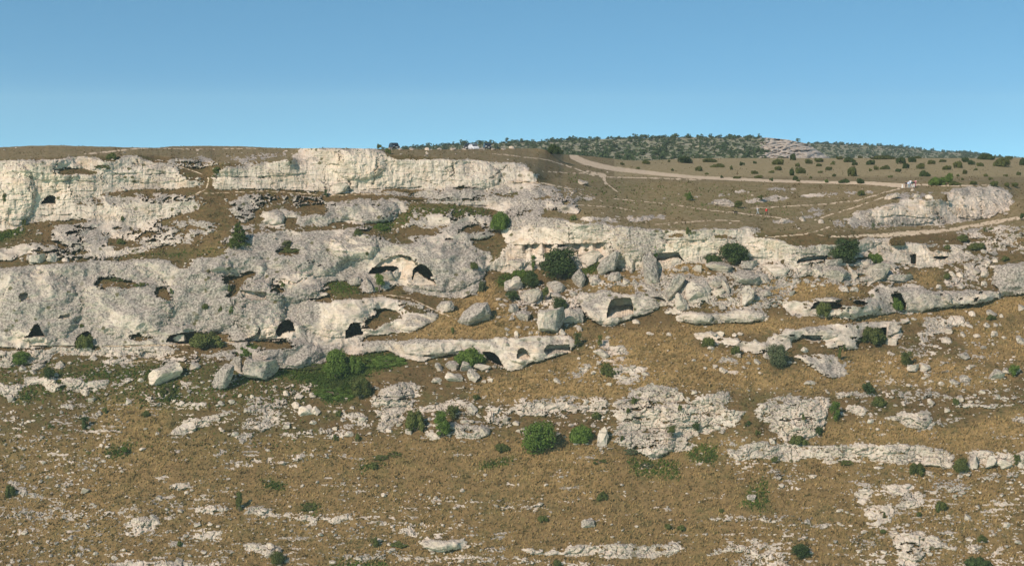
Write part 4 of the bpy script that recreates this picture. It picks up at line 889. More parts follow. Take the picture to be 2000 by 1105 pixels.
# (cx, cy, width, height, tilt, kind, tone, label)
BOULDERS = [
 (660,367,40,24,0,'block','p','square pale block leaning on the foot of the central cliff'),
 (73,505,30,22,0,'round','p','white rounded boulder, biggest of those just above the great grey face'),
 (323,725,74,50,-24,'round','p','long white boulder tilted like a loaf on the grass at the left'),
 (436,733,44,60,22,'round','g','tall leaning grey boulder with a rounded foot at the left'),
 (461,709,24,30,0,'block','g','small grey block propped on the tall leaning boulder'),
 (508,719,66,52,8,'round','g','massive rounded grey boulder with a pale underside'),
 (381,713,20,17,0,'round','g','round grey boulder between the loaf-shaped boulder and the path'),
 (858,716,24,20,35,'round','p','pale tilted boulder at the near end of the cluster under the low terrace'),
 (883,714,26,20,0,'round','g','grey squat boulder at the back of the cluster under the low terrace'),
 (908,715,27,26,-10,'wedge','p','angular white boulder in the middle of the cluster under the low terrace'),
 (887,735,36,22,15,'round','p','widest pale boulder of the cluster under the low terrace'),
 (925,731,25,26,0,'round','p','knobbly pale boulder at the front of the cluster under the low terrace'),
 (942,716,34,17,12,'slab','p','flat pale slab beside the cave behind the green shrubs'),
 (853,742,20,11,0,'round','p','small white stone below the cluster under the low terrace'),
 (597,800,28,22,0,'round','p','largest of three smooth pale boulders below the dark thicket'),
 (618,801,16,18,0,'round','p','narrow upright pale stone beside two smooth boulders'),
 (579,790,18,14,0,'round','p','smallest and highest of three smooth pale boulders below the thicket'),
 (1178,849,24,38,6,'block','p','upright rectangular pale block standing beside the blocky crag'),
 (1148,1020,26,20,0,'round','g','lone round grey and white boulder on the bare lower grass'),
 (1468,969,20,18,-30,'round','g','lone oval grey boulder high on the bare lower grass'),
 (1130,542,30,40,12,'wedge','g','pointed grey boulder near the big round evergreen bush'),
 (1076,624,54,56,0,'round','g','biggest rounded grey boulder in the middle of the slope'),
 (1119,614,42,36,10,'round','g','lumpy grey boulder next to the biggest rounded one'),
 (1098,648,14,14,0,'wedge','p','small pale stone at the foot of the biggest rounded boulder'),
 (1035,577,44,34,0,'block','g','squarish grey boulder below the two dark shrubs'),
 (1087,558,38,26,-8,'block','g','flat-topped grey boulder under the big round evergreen bush'),
 (1085,576,26,20,30,'wedge','g','tilted grey boulder wedged above the dark shrub'),
 (1005,552,40,32,6,'block','p','pale upright-sided block beside the small dark bush'),
 (1022,617,28,22,0,'round','g','dumpy grey boulder facing the biggest rounded one'),
 (1003,602,20,20,0,'round','g','small grey boulder near the path end'),
 (925,613,72,50,-18,'wedge','g','great triangular grey boulder at the end of the path'),
 (870,598,34,24,0,'round','g','speckled grey boulder on the grass above the triangular one'),
 (1191,513,62,48,-38,'slab','g','great slanting slab leaning up to the cream cliff'),
 (1247,490,58,24,8,'wedge','g','grey capstone bridging two leaning slabs below the cliff'),
 (1233,512,26,40,0,'block','p','cream square pillar under the capstone'),
 (1270,522,52,64,-24,'wedge','g','huge wedge-shaped grey slab right of the cream pillar'),
 (1150,503,46,34,0,'block','p','cream box-like boulder against the cream cliff'),
 (1107,487,46,16,-6,'slab','g','flat grey ledge block lodged behind the round evergreen bush'),
 (1013,517,42,26,0,'block','p','smooth pale boulder at the foot of the overhang'),
 (1200,540,26,20,0,'round','g','small grey boulder at the foot of the great slanting slab'),
 (1162,544,24,14,0,'round','g','low grey boulder between pointed boulder and golden grass'),
 (1165,551,24,12,0,'round','g','low flat grey stone at the edge of the golden grass'),
 (1223,549,16,14,0,'round','p','small pale stone in the golden grass strip'),
 (1241,551,12,14,0,'round','g','smaller grey stone in the golden grass strip'),
 (1315,558,40,62,28,'slab','g','tall curved grey slab leaning over the grass'),
 (1332,590,30,44,-8,'slab','g','rounded foot block of the tall curved slab'),
 (1362,566,48,46,0,'round','g','big rough grey boulder right of the curved slab'),
 (1400,548,40,28,12,'wedge','g','undercut grey boulder with a dark gap below'),
 (1401,570,26,18,0,'block','p','pale block under the undercut grey boulder'),
 (1418,558,20,36,-20,'slab','g','narrow leaning grey slab joined to the undercut boulder'),
 (1455,540,58,40,18,'wedge','g','big kite-shaped grey boulder poised on others'),
 (1462,577,28,44,0,'slab','g','tall upright grey boulder under the kite-shaped one'),
 (1404,521,52,22,4,'round','g','long grey boulder in front of the middle evergreen bush'),
 (1463,517,34,22,0,'round','g','blunt grey boulder against the middle evergreen bush'),
 (1489,541,36,26,30,'slab','g','slanting grey slab beside the kite-shaped boulder'),
 (1492,572,26,15,0,'round','g','small oval boulder right of the tall upright one'),
 (1450,572,16,14,0,'block','g','small block behind the tall upright boulder'),
 (1518,526,56,26,-4,'block','p','broad whitish boulder with a flat face below the cliff'),
 (1568,523,26,16,0,'round','p','small white boulder before the low wide shelter'),
 (1599,528,22,22,0,'round','p','knobbly white boulder before the low wide shelter'),
 (1630,534,46,30,0,'round','g','rough grey boulder left of the big flat-faced block'),
 (1628,512,36,16,0,'round','g','grey boulder lying under the evergreen by the grey rim'),
 (1664,530,20,30,-25,'slab','p','thin leaning pale slab in the boulder row'),
 (1686,515,36,20,0,'round','g','grey boulder between the evergreen and the low green bush'),
 (1709,529,50,40,0,'block','g','biggest flat-faced grey block in the boulder row below the doorway'),
 (1756,542,54,20,4,'round','g','long low grey boulder right of the biggest flat-faced block'),
 (1690,545,30,12,0,'round','g',None),(1740,517,24,16,0,'round','g',None),
 (1648,563,20,12,0,'round','p',None),(1668,565,18,10,0,'round','p',None),(1655,553,14,12,0,'round','g',None),
 (1860,535,18,13,15,'round','p','small white egg-shaped stone on the brown grass at the right'),(1875,536,13,11,0,'round','p','round white stone beside the egg-shaped one'),
 (1923,535,18,14,0,'round','p',None),(1907,529,20,14,0,'round','g',None),(1888,521,12,12,0,'round','p',None),(1944,507,11,11,0,'round','p',None),(1833,560,12,10,0,'round','p',None),(1900,540,14,9,0,'round','g',None),
 (1742,383,30,14,-10,'round','p','smooth pale boulder on the brow beside the walkers'),(1815,384,16,9,0,'round','p',None),(1790,383,14,9,0,'round','p',None),
 (1415,396,40,16,0,'slab','g','broad flat-topped boulder with a cream underside on the upper grass'),
 (1568,426,14,14,25,'slab','p',None),(1604,432,12,9,0,'round','p',None),(1530,432,18,10,0,'round','p',None),(1138,356,22,11,0,'round','p','lone pale rock hump by the path junction'),
 (1746,643,30,32,10,'slab','g','oval grey boulder leaning on the end of the lower terrace'),(1740,667,20,16,0,'block','p','white block under the oval leaning boulder'),
 (1571,683,16,14,20,'round','p','small white boulder lying below the shallow flat arch'),(1767,626,20,12,-10,'round','p',None),(1785,622,12,6,0,'round','p',None),
 (1849,663,22,12,0,'round','p',None),(1840,635,14,16,0,'block','p',None),(1852,645,14,14,0,'block','p',None),(1936,611,22,14,0,'round','p',None),(1899,612,14,11,0,'round','p',None),(1921,678,14,7,0,'round','p','tiny flat white stone alone in the tan grass'),(1945,634,10,9,0,'round','p',None),(1954,634,6,5,0,'round','p',None),(1956,616,8,7,0,'round','p',None),
 (1783,718,26,18,0,'round','p','left one of two touching white boulders'),(1807,716,22,18,0,'round','p','right one of two touching white boulders'),(1811,731,14,9,0,'round','p',None),
 (1882,693,24,20,20,'wedge','g','pointed grey and white rock in the tan grass'),(1945,731,32,26,0,'wedge','g','largest grey boulder beside the bright shrub at the right edge'),(1966,724,20,14,20,'round','p','white boulder touching the largest grey one by the bright shrub'),
 (1864,745,22,11,0,'round','g',None),(1885,738,22,14,0,'round','g',None),(1581,747,24,8,0,'round','p',None),(1995,600,14,14,0,'round','p',None),(1993,663,20,18,0,'round','p',None),
 (350,659,24,14,-5,'block','p','white rock lying in the wide flat-arched cave mouth'),
 (757,537,34,34,40,'wedge','g','grey tilted boulder fallen before the left arch cave'),(720,555,20,34,-12,'slab','g','narrow grey slab beside the round shrub under the arch'),(692,548,26,20,0,'round','g','squat grey boulder left of the arch shrub'),(770,534,22,26,30,'wedge','p','pale wedge of rock behind the tilted boulder'),
 (762,291,8,5,0,'round','p',None),(782,291,8,5,0,'round','p',None),(804,291,9,6,0,'round','p',None),(835,291,11,6,0,'round','p',None),(858,291,9,4,0,'round','p',None),(885,291,12,6,0,'round','p',None),(834,299,6,6,0,'round','p','small pale stone alone just under the skyline row'),(907,291,10,4,0,'round','p',None),(941,291,11,4,0,'round','p',None),(963,291,8,5,0,'round','p',None),(983,291,9,5,0,'round','p',None),(1000,288,12,6,0,'round','p',None),
 (102,503,18,20,0,'round','p',None),(57,502,10,12,0,'round','p',None),(105,482,16,9,0,'round','p',None),(128,507,16,8,0,'round','p',None),(117,711,16,14,0,'block','p','boxy white stone by the green shrub at the left'),(252,783,12,12,0,'round','p',None),
 (190,809,8,9,0,'round','p',None),(195,805,10,10,0,'round','p',None),(93,931,8,8,0,'round','p',None),(308,846,9,8,0,'round','p',None),(187,908,8,6,0,'round','p',None),
 (530,1065,20,13,10,'round','p',None),(526,1080,20,16,-20,'round','p',None),(545,1073,12,16,0,'round','p',None),(503,1067,14,12,0,'round','p',None),
 (168,1025,12,14,-30,'round','p',None),(187,1080,10,8,0,'round','p',None),(350,1093,16,12,0,'round','p',None),(1640,1022,14,8,15,'round','p','flat tan stone alone on the brown slope at the lower right'),
 (1009,651,10,12,0,'round','p',None),(1145,785,12,12,0,'round','p','knob-shaped stone in the line of white blocks'),(1120,792,24,12,0,'round','p',None),(1080,793,32,14,0,'block','p',None),(1170,786,30,11,0,'block','p',None),(1036,788,10,8,0,'round','p',None),(1056,789,12,10,0,'round','p',None),
 (1088,742,14,11,0,'round','p',None),(1174,689,32,22,15,'wedge','g','grey wedge poked out of the orange-stained rock pile'),(1324,776,13,14,0,'round','p',None),(1344,778,8,8,0,'round','p',None),(1270,651,16,7,0,'round','p',None),(1307,652,11,7,0,'round','p',None),(1355,703,9,5,0,'round','p',None),(1356,765,12,9,0,'round','p',None),
 (1412,722,16,12,0,'round','p',None),(1243,627,16,9,0,'round','p','little pale stone at the lip of the square-topped cave'),(1487,798,14,22,0,'block','p',None),(947,840,22,26,0,'round','p','smooth knob at the end of the low white rocks'),(923,796,20,22,0,'round','p',None),
 (760,839,14,9,0,'round','p',None),(682,847,18,11,0,'round','p',None),(1901,899,24,30,20,'slab','p',None),(1935,902,26,30,20,'slab','p',None),(1960,905,30,26,25,'slab','p',None),
 (1700,822,14,10,0,'round','p',None),(1850,800,12,10,0,'round','p',None),(1740,690,16,8,0,'round','p',None),(1508,860,14,12,0,'round','p',None),(1716,912,22,5,0,'slab','p','thin pale slab in the grass under the crag wall'),
]
LAND = [(93,394,'the small cave in the upper pale cliff'),(70,645,'the bell-shaped hole in the grey face'),(163,660,'the low arched cave mouth'),(360,660,'the wide flat-arched cave'),(555,640,'the brown-walled arched cave'),(692,648,'the bell-shaped cave in cream rock'),
 (790,530,'the great cracked arch'),(963,697,'the cave behind green shrubs'),(1090,685,'the flat-topped niche terrace'),(1210,600,'the square-topped cave'),(1310,500,'the rectangular rock shelter'),(1590,508,'the low wide shelter'),(1784,507,'the square doorway'),(1615,598,'the creeper-hung hollow'),
 (1752,590,'the tall doorway cave'),(1585,660,'the shallow flat arch'),(1710,652,'the low wide green arch'),(1090,510,'the big round evergreen'),(1436,495,'the middle evergreen'),(1649,487,'the evergreen by the grey rim'),(465,462,'the lone conifer'),(655,720,'the dark green thicket'),
 (1053,853,'the vivid round bush'),(1300,820,'the large blocky crag'),(1560,815,'the square-jointed crag'),(1650,885,'the long crag wall'),(770,800,'the white bedded outcrop'),(1910,395,'the promontory cliff'),(1774,364,'the group of walkers'),(1497,415,'the red-jacketed walker'),(925,290,'the parked white car'),
 (1130,320,'the bend of the dirt road'),(1548,290,'the far rocky bluff'),(860,1063,'the bottom rock hump'),(1740,975,'the bare rock patches'),(1795,1060,'the bare rock apron'),(100,750,'the row of broken white blocks'),(400,825,'the diagonal white rib'),(1180,1075,'the long bottom rock strip'),(1148,1020,'the lone round boulder'),
 (1945,731,'the largest boulder by the bright shrub'),(700,325,'the central cliff'),(275,1022,'the white rocks low on the slope'),(1975,545,'the big grey rock by the edge'),(1205,680,'the orange-stained rock pile'),(510,720,'the massive rounded boulder'),(325,725,'the loaf-shaped boulder'),(1920,1060,'the small pale crags near the corner'),
 (30,950,'the scattered rocks at the edge'),(510,1075,'the pile of stones at the bottom'),(1796,821,'the pale knob of rock'),(1300,780,'the top of the blocky crag')]
ORD = ['largest', 'second largest', 'third largest', 'fourth largest', 'fifth largest', 'sixth largest', 'seventh largest', 'eighth largest', 'ninth largest', 'tenth largest', 'eleventh largest', 'twelfth largest'] + ['%dth largest' % k for k in range(13, 80)]
PENDING = []        # (object, words, plural words, photo x, y, size)
def place_words(x, y):
    lx, ly, t = min(LAND, key=lambda q: (q[0] - x) ** 2 + ((q[1] - y) * 1.3) ** 2 + (1e9 if abs(q[0] - x) + abs(q[1] - y) < 3 else 0))
    dx, dy = x - lx, y - ly
    if abs(dy) > abs(dx) * .7: return ('above ' if dy < 0 else 'below ') + t
    return ('left of ' if dx < 0 else 'right of ') + t
def label_later(o, what, x, y, size): PENDING.append((o, what, place_words(x, y), size))
def finish_labels():
    sets = {}
    for o, what, where, size in PENDING: sets.setdefault((what, where), []).append((size, o))
    for (what, where), l in sets.items():
        l.sort(key=lambda q: -q[0])
        for k, (s_, o) in enumerate(l):
            o['label'] = what + ' ' + where if len(l) == 1 else '%s %s %s' % (ORD[k], what, where)

def put_boulder(cx, cy, w, h, tilt, kind, tone, label, k):
    yb = cy + h * .42
    G = smooth_ground(cx, yb); Gs = ground(cx, yb)
    y = min(G.y, Gs.y + 1.0)
    sx = w * y / F / 2; sz = h * y / F / 2
    ta = math.radians(tilt)
    if tilt:    # the given box encloses the turned boulder; find the boulder's own half sizes
        s_ = abs(math.sin(ta)); c = abs(math.cos(ta))
        if w >= h: sx, sz = sx * (1 - .15 * s_), max(sz - sx * s_ * .55, .62 * sz)
        else: sx, sz = max(sx - sz * s_ * .55, .62 * sx), sz * (1 - .1 * s_)
    sy = .5 * (sx + sz) * (.8 if kind == 'slab' else .95)
    t = float(tz(cy)); yc = y + sy * .25
    small = w < 26
    me = (PROTO_S if small else PROTO)[kind][k % 4]
    o = add('boulder', me)
    o.location = (float(tx(cx, cy)) * yc, yc, CAMZ - t * yc - sz * .16)
    o.scale = (sx * 1.06, sy, sz * 1.1)
    R = Matrix.Rotation(ta, 4, 'Y')
    o.rotation_euler = R.to_euler()
    if k % 2 and kind != 'wedge': o.scale.x *= -1
    o.material_slots[0].link = 'OBJECT'; o.material_slots[0].material = mt_bpale if tone == 'p' else mt_bgrey
    o['category'] = 'boulder'; o['group'] = 'boulders lying on the slope'
    if label: o['label'] = label
    else:
        sh = 'elongated' if w / h > 1.9 else ('upright' if h / w > 1.15 else 'squat')
        label_later(o, '%s %s stone' % (sh, 'white' if tone == 'p' else 'grey'), cx, cy, w * h)
    return o
for k, b in enumerate(BOULDERS): put_boulder(*b, k)

# more blocks strewn where the slope breaks up, still big enough to be told apart
taken = [(b[0], b[1], b[2]) for b in BOULDERS]
r9 = np.random.default_rng(99)
DENS = [(9,(985,560,1135,650),12,'g'),(8,(1250,520,1560,600),12,'g'),(7,(1150,650,1290,750),11,'p'),(12,(1750,650,1990,790),12,'p'),(10,(1850,490,1950,560),13,'g'),(12,(430,765,625,850),11,'p'),(14,(640,790,990,845),11,'p'),(8,(10,690,300,780),12,'p'),(10,(1560,515,1760,555),12,'g'),
 (8,(1380,650,1500,735),11,'p'),(10,(1660,920,1990,1090),12,'p'),(8,(20,940,450,1095),11,'p'),(6,(1000,800,1190,850),11,'p'),(6,(860,705,960,745),11,'p'),(6,(1860,620,1985,680),10,'p')]
for n, (x0, y0, x1, y1), sz, tone in DENS:
    c = 0; tries = 0
    while c < n and tries < 400:
        tries += 1
        x = r9.uniform(x0, x1); y = r9.uniform(y0, y1); w = sz * r9.uniform(.75, 1.5); h = w * r9.uniform(.55, .95)
        if any(abs(x - q[0]) < (w + q[2]) * .55 and abs(y - q[1]) < (w + q[2]) * .45 for q in taken): continue
        j, i = gj(x, y)
        if cave_id[int(j), int(i)] >= 0 or rock[int(j), int(i)] > .8 or pathm[int(j), int(i)] > .3: continue
        taken.append((x, y, w)); c += 1
        put_boulder(x, y, w, h, r9.uniform(-20, 20), ['round', 'round', 'block', 'wedge'][int(r9.integers(4))], tone if r9.random() < .7 else 'p', None, int(r9.integers(99)))

# ---- stones nobody could count, as one object
P3 = V.reshape(-1, 3)
px_m = (Y0 / F).ravel()                      # metres per photo pixel
def scatter_points(weight, n, seed):
    r = np.random.default_rng(seed); w = np.clip(weight, 0, None).ravel().astype(np.float64); c = np.cumsum(w); c /= c[-1]
    return np.searchsorted(c, r.random(n))
inframe = ((PX > -160) & (PX < 2160) & (PY < 1210)).astype(f32)
wst = inframe * (1 - np.clip(pathm * 2, 0, 1)) * (cave_id < 0) * (1 - .93 * np.clip(rock * 1.3, 0, 1)) * (.05 + .7 * scat + .5 * blur(rock, 4, 3) + .25 * sstep(.25, .55, nb2 + .5 * strat) * (PY > 440)) * (1 - .85 * plat) * (.08 + sstep(-.05, .35, nf)) * (.15 + sstep(-.1, .35, nb + .4 * strat))
ids = scatter_points(wst ** 1.5, 7500, 5)
iv, if_ = ICO[1]
r5 = np.random.default_rng(11)
tmpl = []
for k in range(12):
    t_ = iv * (1 + r5.uniform(-.28, .28, (len(iv), 1))) * np.array([1.25, 1, .72]); tmpl.append(t_)
tmpl = np.array(tmpl, f32)
# the 12-corner stone only: coarse faces read as broken limestone
bmi = bmesh.new(); bmesh.ops.create_icosphere(bmi, subdivisions=1, radius=1); bmi.free()
n = len(ids)
size = (r5.lognormal(math.log(.17), .45, n)).clip(.08, .55).astype(f32)
ang = r5.uniform(0, 6.28, n).astype(f32)
base = tmpl[r5.integers(0, 12, n)]
ca, sa = np.cos(ang)[:, None], np.sin(ang)[:, None]
bx = base[..., 0] * ca - base[..., 1] * sa; by = base[..., 0] * sa + base[..., 1] * ca
vv_ = np.stack([bx, by, base[..., 2]], -1) * size[:, None, None] + P3[ids][:, None, :] + np.array([0, 0, 1])[None, None, :] * (size * .25)[:, None, None]
nv = len(iv)
ff_ = (if_[None] + (np.arange(n) * nv)[:, None, None]).reshape(-1, 3)
st = add('scattered_stones', mesh_np('scattered_stones', vv_.reshape(-1, 3), ff_, mt_bpale)); tag(st, 'small white limestone rubble strewn over the grass', 'rubble', kind='stuff')

# ------------------------------------------------------------------ grass tufts standing on the slope
tone_n = sstep(-.35, .35, fbm(PX / 70, PY / 26, 51., 5, .6)); tone2 = sstep(-.1, .5, fbm(PX / 40, PY / 15, 61., 4, .6))
def tuft_mesh(name, ids, hgt, wid, col1, col2, seed, blades=4, lean=.5):
    r = np.random.default_rng(seed); n = len(ids)
    p = P3[ids] + r.normal(0, .12, (n, 3)) * np.array([1, 1, 0])
    nb_ = n * blades; pb = np.repeat(p, blades, 0)
    a = r.uniform(0, 6.28, nb_); h = np.repeat(hgt * r.uniform(.6, 1.4, n), blades) * r.uniform(.6, 1.1, nb_); w = wid * r.uniform(.6, 1.3, nb_)
    dx, dy = np.cos(a), np.sin(a)
    s_ = r.uniform(.05, .3, nb_) * hgt
    b0 = pb + np.stack([dx * s_ - dy * w, dy * s_ + dx * w, -.08 + 0 * w], -1); b1 = pb + np.stack([dx * s_ + dy * w, dy * s_ - dx * w, -.08 + 0 * w], -1)
    tp = pb + np.stack([dx * (s_ + h * lean) + .12 * h, dy * (s_ + h * lean), h], -1)
    v = np.stack([b0, b1, tp], 1).reshape(-1, 3); f = np.arange(nb_ * 3).reshape(-1, 3)
    tn = tone_n.ravel()[ids][:, None]; t2 = tone2.ravel()[ids][:, None]
    mixv = .35 * r.random((n, 1)) + .65 * tn; c = np.array(col1) * mixv + np.array(col2) * (1 - mixv)
    c = c * (1 - .35 * t2) + np.array([.1, .1, .035]) * .35 * t2
    return v, f, np.repeat(c, blades * 3, 0)
grassy = (1 - np.clip(rock * 1.5, 0, 1)) * (1 - np.clip(pathm * 2.5, 0, 1)) * inframe * (cave_id < 0)
dark_patch = sstep(-.1, .5, fbm(PX / 22, PY / 9, 77., 4, .6))
mt_tuft, nt, bb_ = mat_new('dry_grass'); q = NT(nt)
ca_ = q.attr('tint').outputs['Color']
nt.links.new(ca_, bb_.inputs['Base Color'])
sets = [
 ('dry_grass', 'short dry olive grass covering the slope', grassy * (1 - .8 * plat) * (1 - .6 * gold), 42000, .2, .07, (.1, .064, .026), (.055, .044, .017), 21),
 ('golden_grass', 'tall golden dry grass in strips below the cliffs', grassy * (gold * (.3 + .7 * sstep(-.2, .3, nf + nb))) ** 1.5 * (1 - plat), 34000, .42, .08, (.39, .26, .11), (.22, .145, .057), 22),
 ('scrub', 'low dark scrub in patches over the slope', grassy * (1 - .5 * plat) * dark_patch ** 3 * (1 - .7 * gold), 20000, .24, .11, (.06, .05, .016), (.085, .055, .021), 23),
 ('green_grass', 'fresh green grass and creeper patches', grassy * green ** 2.5 + .7 * (cave_id == 22) + .7 * (cave_id == 24), 16000, .32, .13, (.085, .12, .02), (.045, .075, .012), 24),
]
for nm, lab, wgt, cnt, hg, wd, c1, c2, sd in sets:
    ids = scatter_points(wgt, cnt, sd)
    v, f, c = tuft_mesh(nm, ids, hg, wd, c1, c2, sd, 3 if cnt > 40000 else 4)
    o = add(nm, mesh_np(nm, v, f, mt_tuft, {'tint': np.concatenate([c, np.ones((len(c), 1))], 1)})); tag(o, lab, 'grass', kind='stuff')
# ------------------------------------------------------------------ bushes and trees
LEAF = {'dark': leaf_mat('evergreen_leaves', (.03, .048, .014), (.07, .095, .028)),
        'vivid': leaf_mat('fresh_leaves', (.055, .092, .016), (.13, .185, .034), .3),
        'mid': leaf_mat('shrub_leaves', (.058, .07, .018), (.125, .135, .038)),
        'olive': leaf_mat('dusty_leaves', (.06, .075, .035), (.13, .14, .07)),
        'heath': leaf_mat('dry_heath', (.11, .075, .03), (.17, .12, .05)),
        'far': leaf_mat('distant_leaves', (.035, .06, .022), (.085, .12, .045), .15)}
mt_bark = flat_mat('bark', (.12, .09, .065), .35, 6)
def tube(pts, rad, sides=6):
    V_, F_ = [], []
    for k, p in enumerate(pts):
        d = (Vector(pts[min(k + 1, len(pts) - 1)]) - Vector(pts[max(k - 1, 0)])).normalized()
        u = d.orthogonal().normalized(); w = d.cross(u)
        for s_ in range(sides):
            a = 2 * math.pi * s_ / sides
            V_.append(Vector(p) + (u * math.cos(a) + w * math.sin(a)) * rad[k])
    for k in range(len(pts) - 1):
        for s_ in range(sides):
            a, b = k * sides + s_, k * sides + (s_ + 1) % sides
            F_.append((a, b, b + sides, a + sides))
    return V_, F_
def mesh_join(name, parts, mat):
    V_, F_ = [], []
    for v, f in parts:
        n0 = len(V_); V_ += [tuple(x) for x in v]; F_ += [tuple(i + n0 for i in q) for q in f]
    me = bpy.data.meshes.new(name); me.from_pydata(V_, [], F_); me.materials.append(mat); return me
def foliage(name, form, nl, ls, seed, lobes=22):
    """leaf sprays set through the outer half of many overlapping lobes; unit radius, standing on z=0"""
    r = np.random.default_rng(seed)
    C = []
    for k in range(lobes):
        a = r.uniform(0, 6.283); q = math.sqrt(r.uniform(0, 1))
        if form == 'round': z = r.uniform(.25, 1.25); rad = .34; rr_ = .68 * math.sqrt(max(.05, 1 - ((z - .75) / .8) ** 2))
        elif form == 'mound': z = r.uniform(.05, .42); rr_ = .78 * (1 - z * .9); rad = .24
        elif form == 'mat': z = r.uniform(0, .12); rr_ = .88; rad = .15
        elif form == 'cone': z = r.uniform(.15, 2.1); rr_ = .8 * (1 - z / 2.4) + .03; rad = .24 * (1 - z / 3.2)
        elif form == 'upright': z = r.uniform(.2, 1.7); rr_ = .5; rad = .3
        C.append((rr_ * q * math.cos(a), rr_ * q * math.sin(a), z, rad * r.uniform(.7, 1.3)))
    C = np.array(C)
    k = r.integers(0, lobes, nl); d = r.normal(size=(nl, 3)); d /= np.linalg.norm(d, axis=1)[:, None]
    d[:, 2] = np.abs(d[:, 2]) * np.where(r.random(nl) < .75, 1, -1)
    p = C[k, :3] + d * (C[k, 3] * r.uniform(.55, 1.08, nl))[:, None]
    p[:, 2] = np.maximum(p[:, 2], .0)
    nrm = d + r.normal(0, .55, (nl, 3)); nrm /= np.linalg.norm(nrm, axis=1)[:, None]
    u = np.cross(nrm, r.normal(size=(nl, 3))); u /= np.linalg.norm(u, axis=1)[:, None]; w = np.cross(nrm, u)
    s_ = (ls * r.uniform(.6, 1.35, nl))[:, None]
    v = np.stack([p - u * s_, p - w * s_ * .6, p + u * s_, p + w * s_ * .6], 1).reshape(-1, 3)
    return mesh_np(name, v, np.arange(nl * 4).reshape(-1, 4), LEAF['dark']), C
BUSHP = {}
def bush_proto(form, big, var):
    key = (form, big, var)
    if key not in BUSHP:
        nl, ls = {2: (5200, .058), 1: (1500, .085), 0: (420, .13)}[big]
        if form == 'mat': ls *= 1.1
        fo, C = foliage('leaves', form, nl, ls, 100 + hash((len(form), big, var)) % 1000, {2: 28, 1: 16, 0: 9}[big])
        parts = []
        r = random.Random(var * 7 + big)
        for c in C[::3][:10]:
            parts.append(tube([(0, 0, -.15), (c[0] * .35, c[1] * .35, c[2] * .5), (c[0], c[1], c[2])], [.05, .03, .012], 5))
        br = mesh_join('branches', parts, mt_bark)
        BUSHP[key] = (fo, br, float(max(C[:, 2] + C[:, 3])))
    return BUSHP[key]
def put_bush(cx, base, w, h, tone, form, label=None, what=None, k=0, group='shrubs growing on the slope', cat='bush', parts=True, name='bush'):
    big = 2 if w > 34 or h > 40 else (1 if w > 17 else 0)
    fo, br, top = bush_proto(form, big, k % 3)
    G = smooth_ground(cx, base); G2 = ground(cx, base); y = min([G.y + .3] + [ground(cx + q_ * w, base - d_ * h).y for q_ in (-.3, 0, .3) for d_ in (0, .25)])
    G = Vector((float(tx(cx, base)) * y, y, CAMZ - float(tz(base)) * y))
    sx = w * y / F / 2; sz = h * y / F / top
    sy = sx * (.8 if form != 'mat' else .9)
    G.y += sy * (.1 if parts else .3)
    if form == 'mat':      # creeping growth lies along the slope
        yc_ = ground(cx, base - h * .5).y - .2; G = Vector((float(tx(cx, base - h * .5)) * yc_, yc_, CAMZ - float(tz(base - h * .5)) * yc_ + .1))
        sy = h * y / F * .5 / .62; sz = min(sx, sy) * 1.1
    if parts:
        root = bpy.data.objects.new(name, None); COL.objects.link(root); root.empty_display_size = .5
        root.location = G; root.scale = (sx, sy, sz); root.rotation_euler = (.5 if form == 'mat' else 0, 0, 0)
        o = add('foliage', fo, root); b = add('branches', br, root)
        ang = (k * 1.7) % 6.28 if form != 'mat' else 0
        b.rotation_euler = (0, 0, ang); o.rotation_euler = (0, 0, ang)
    else:
        root = o = add(name, fo); root.location = G; root.scale = (sx, sy, sz); root.rotation_euler = (0, 0, (k % 4) * math.pi / 2)
    o.material_slots[0].link = 'OBJECT'; o.material_slots[0].material = LEAF[tone]
    root['category'] = cat; root['group'] = group
    if label: root['label'] = label
    else: label_later(root, what or 'green shrub', cx, base - h / 2, w * h)
    return root
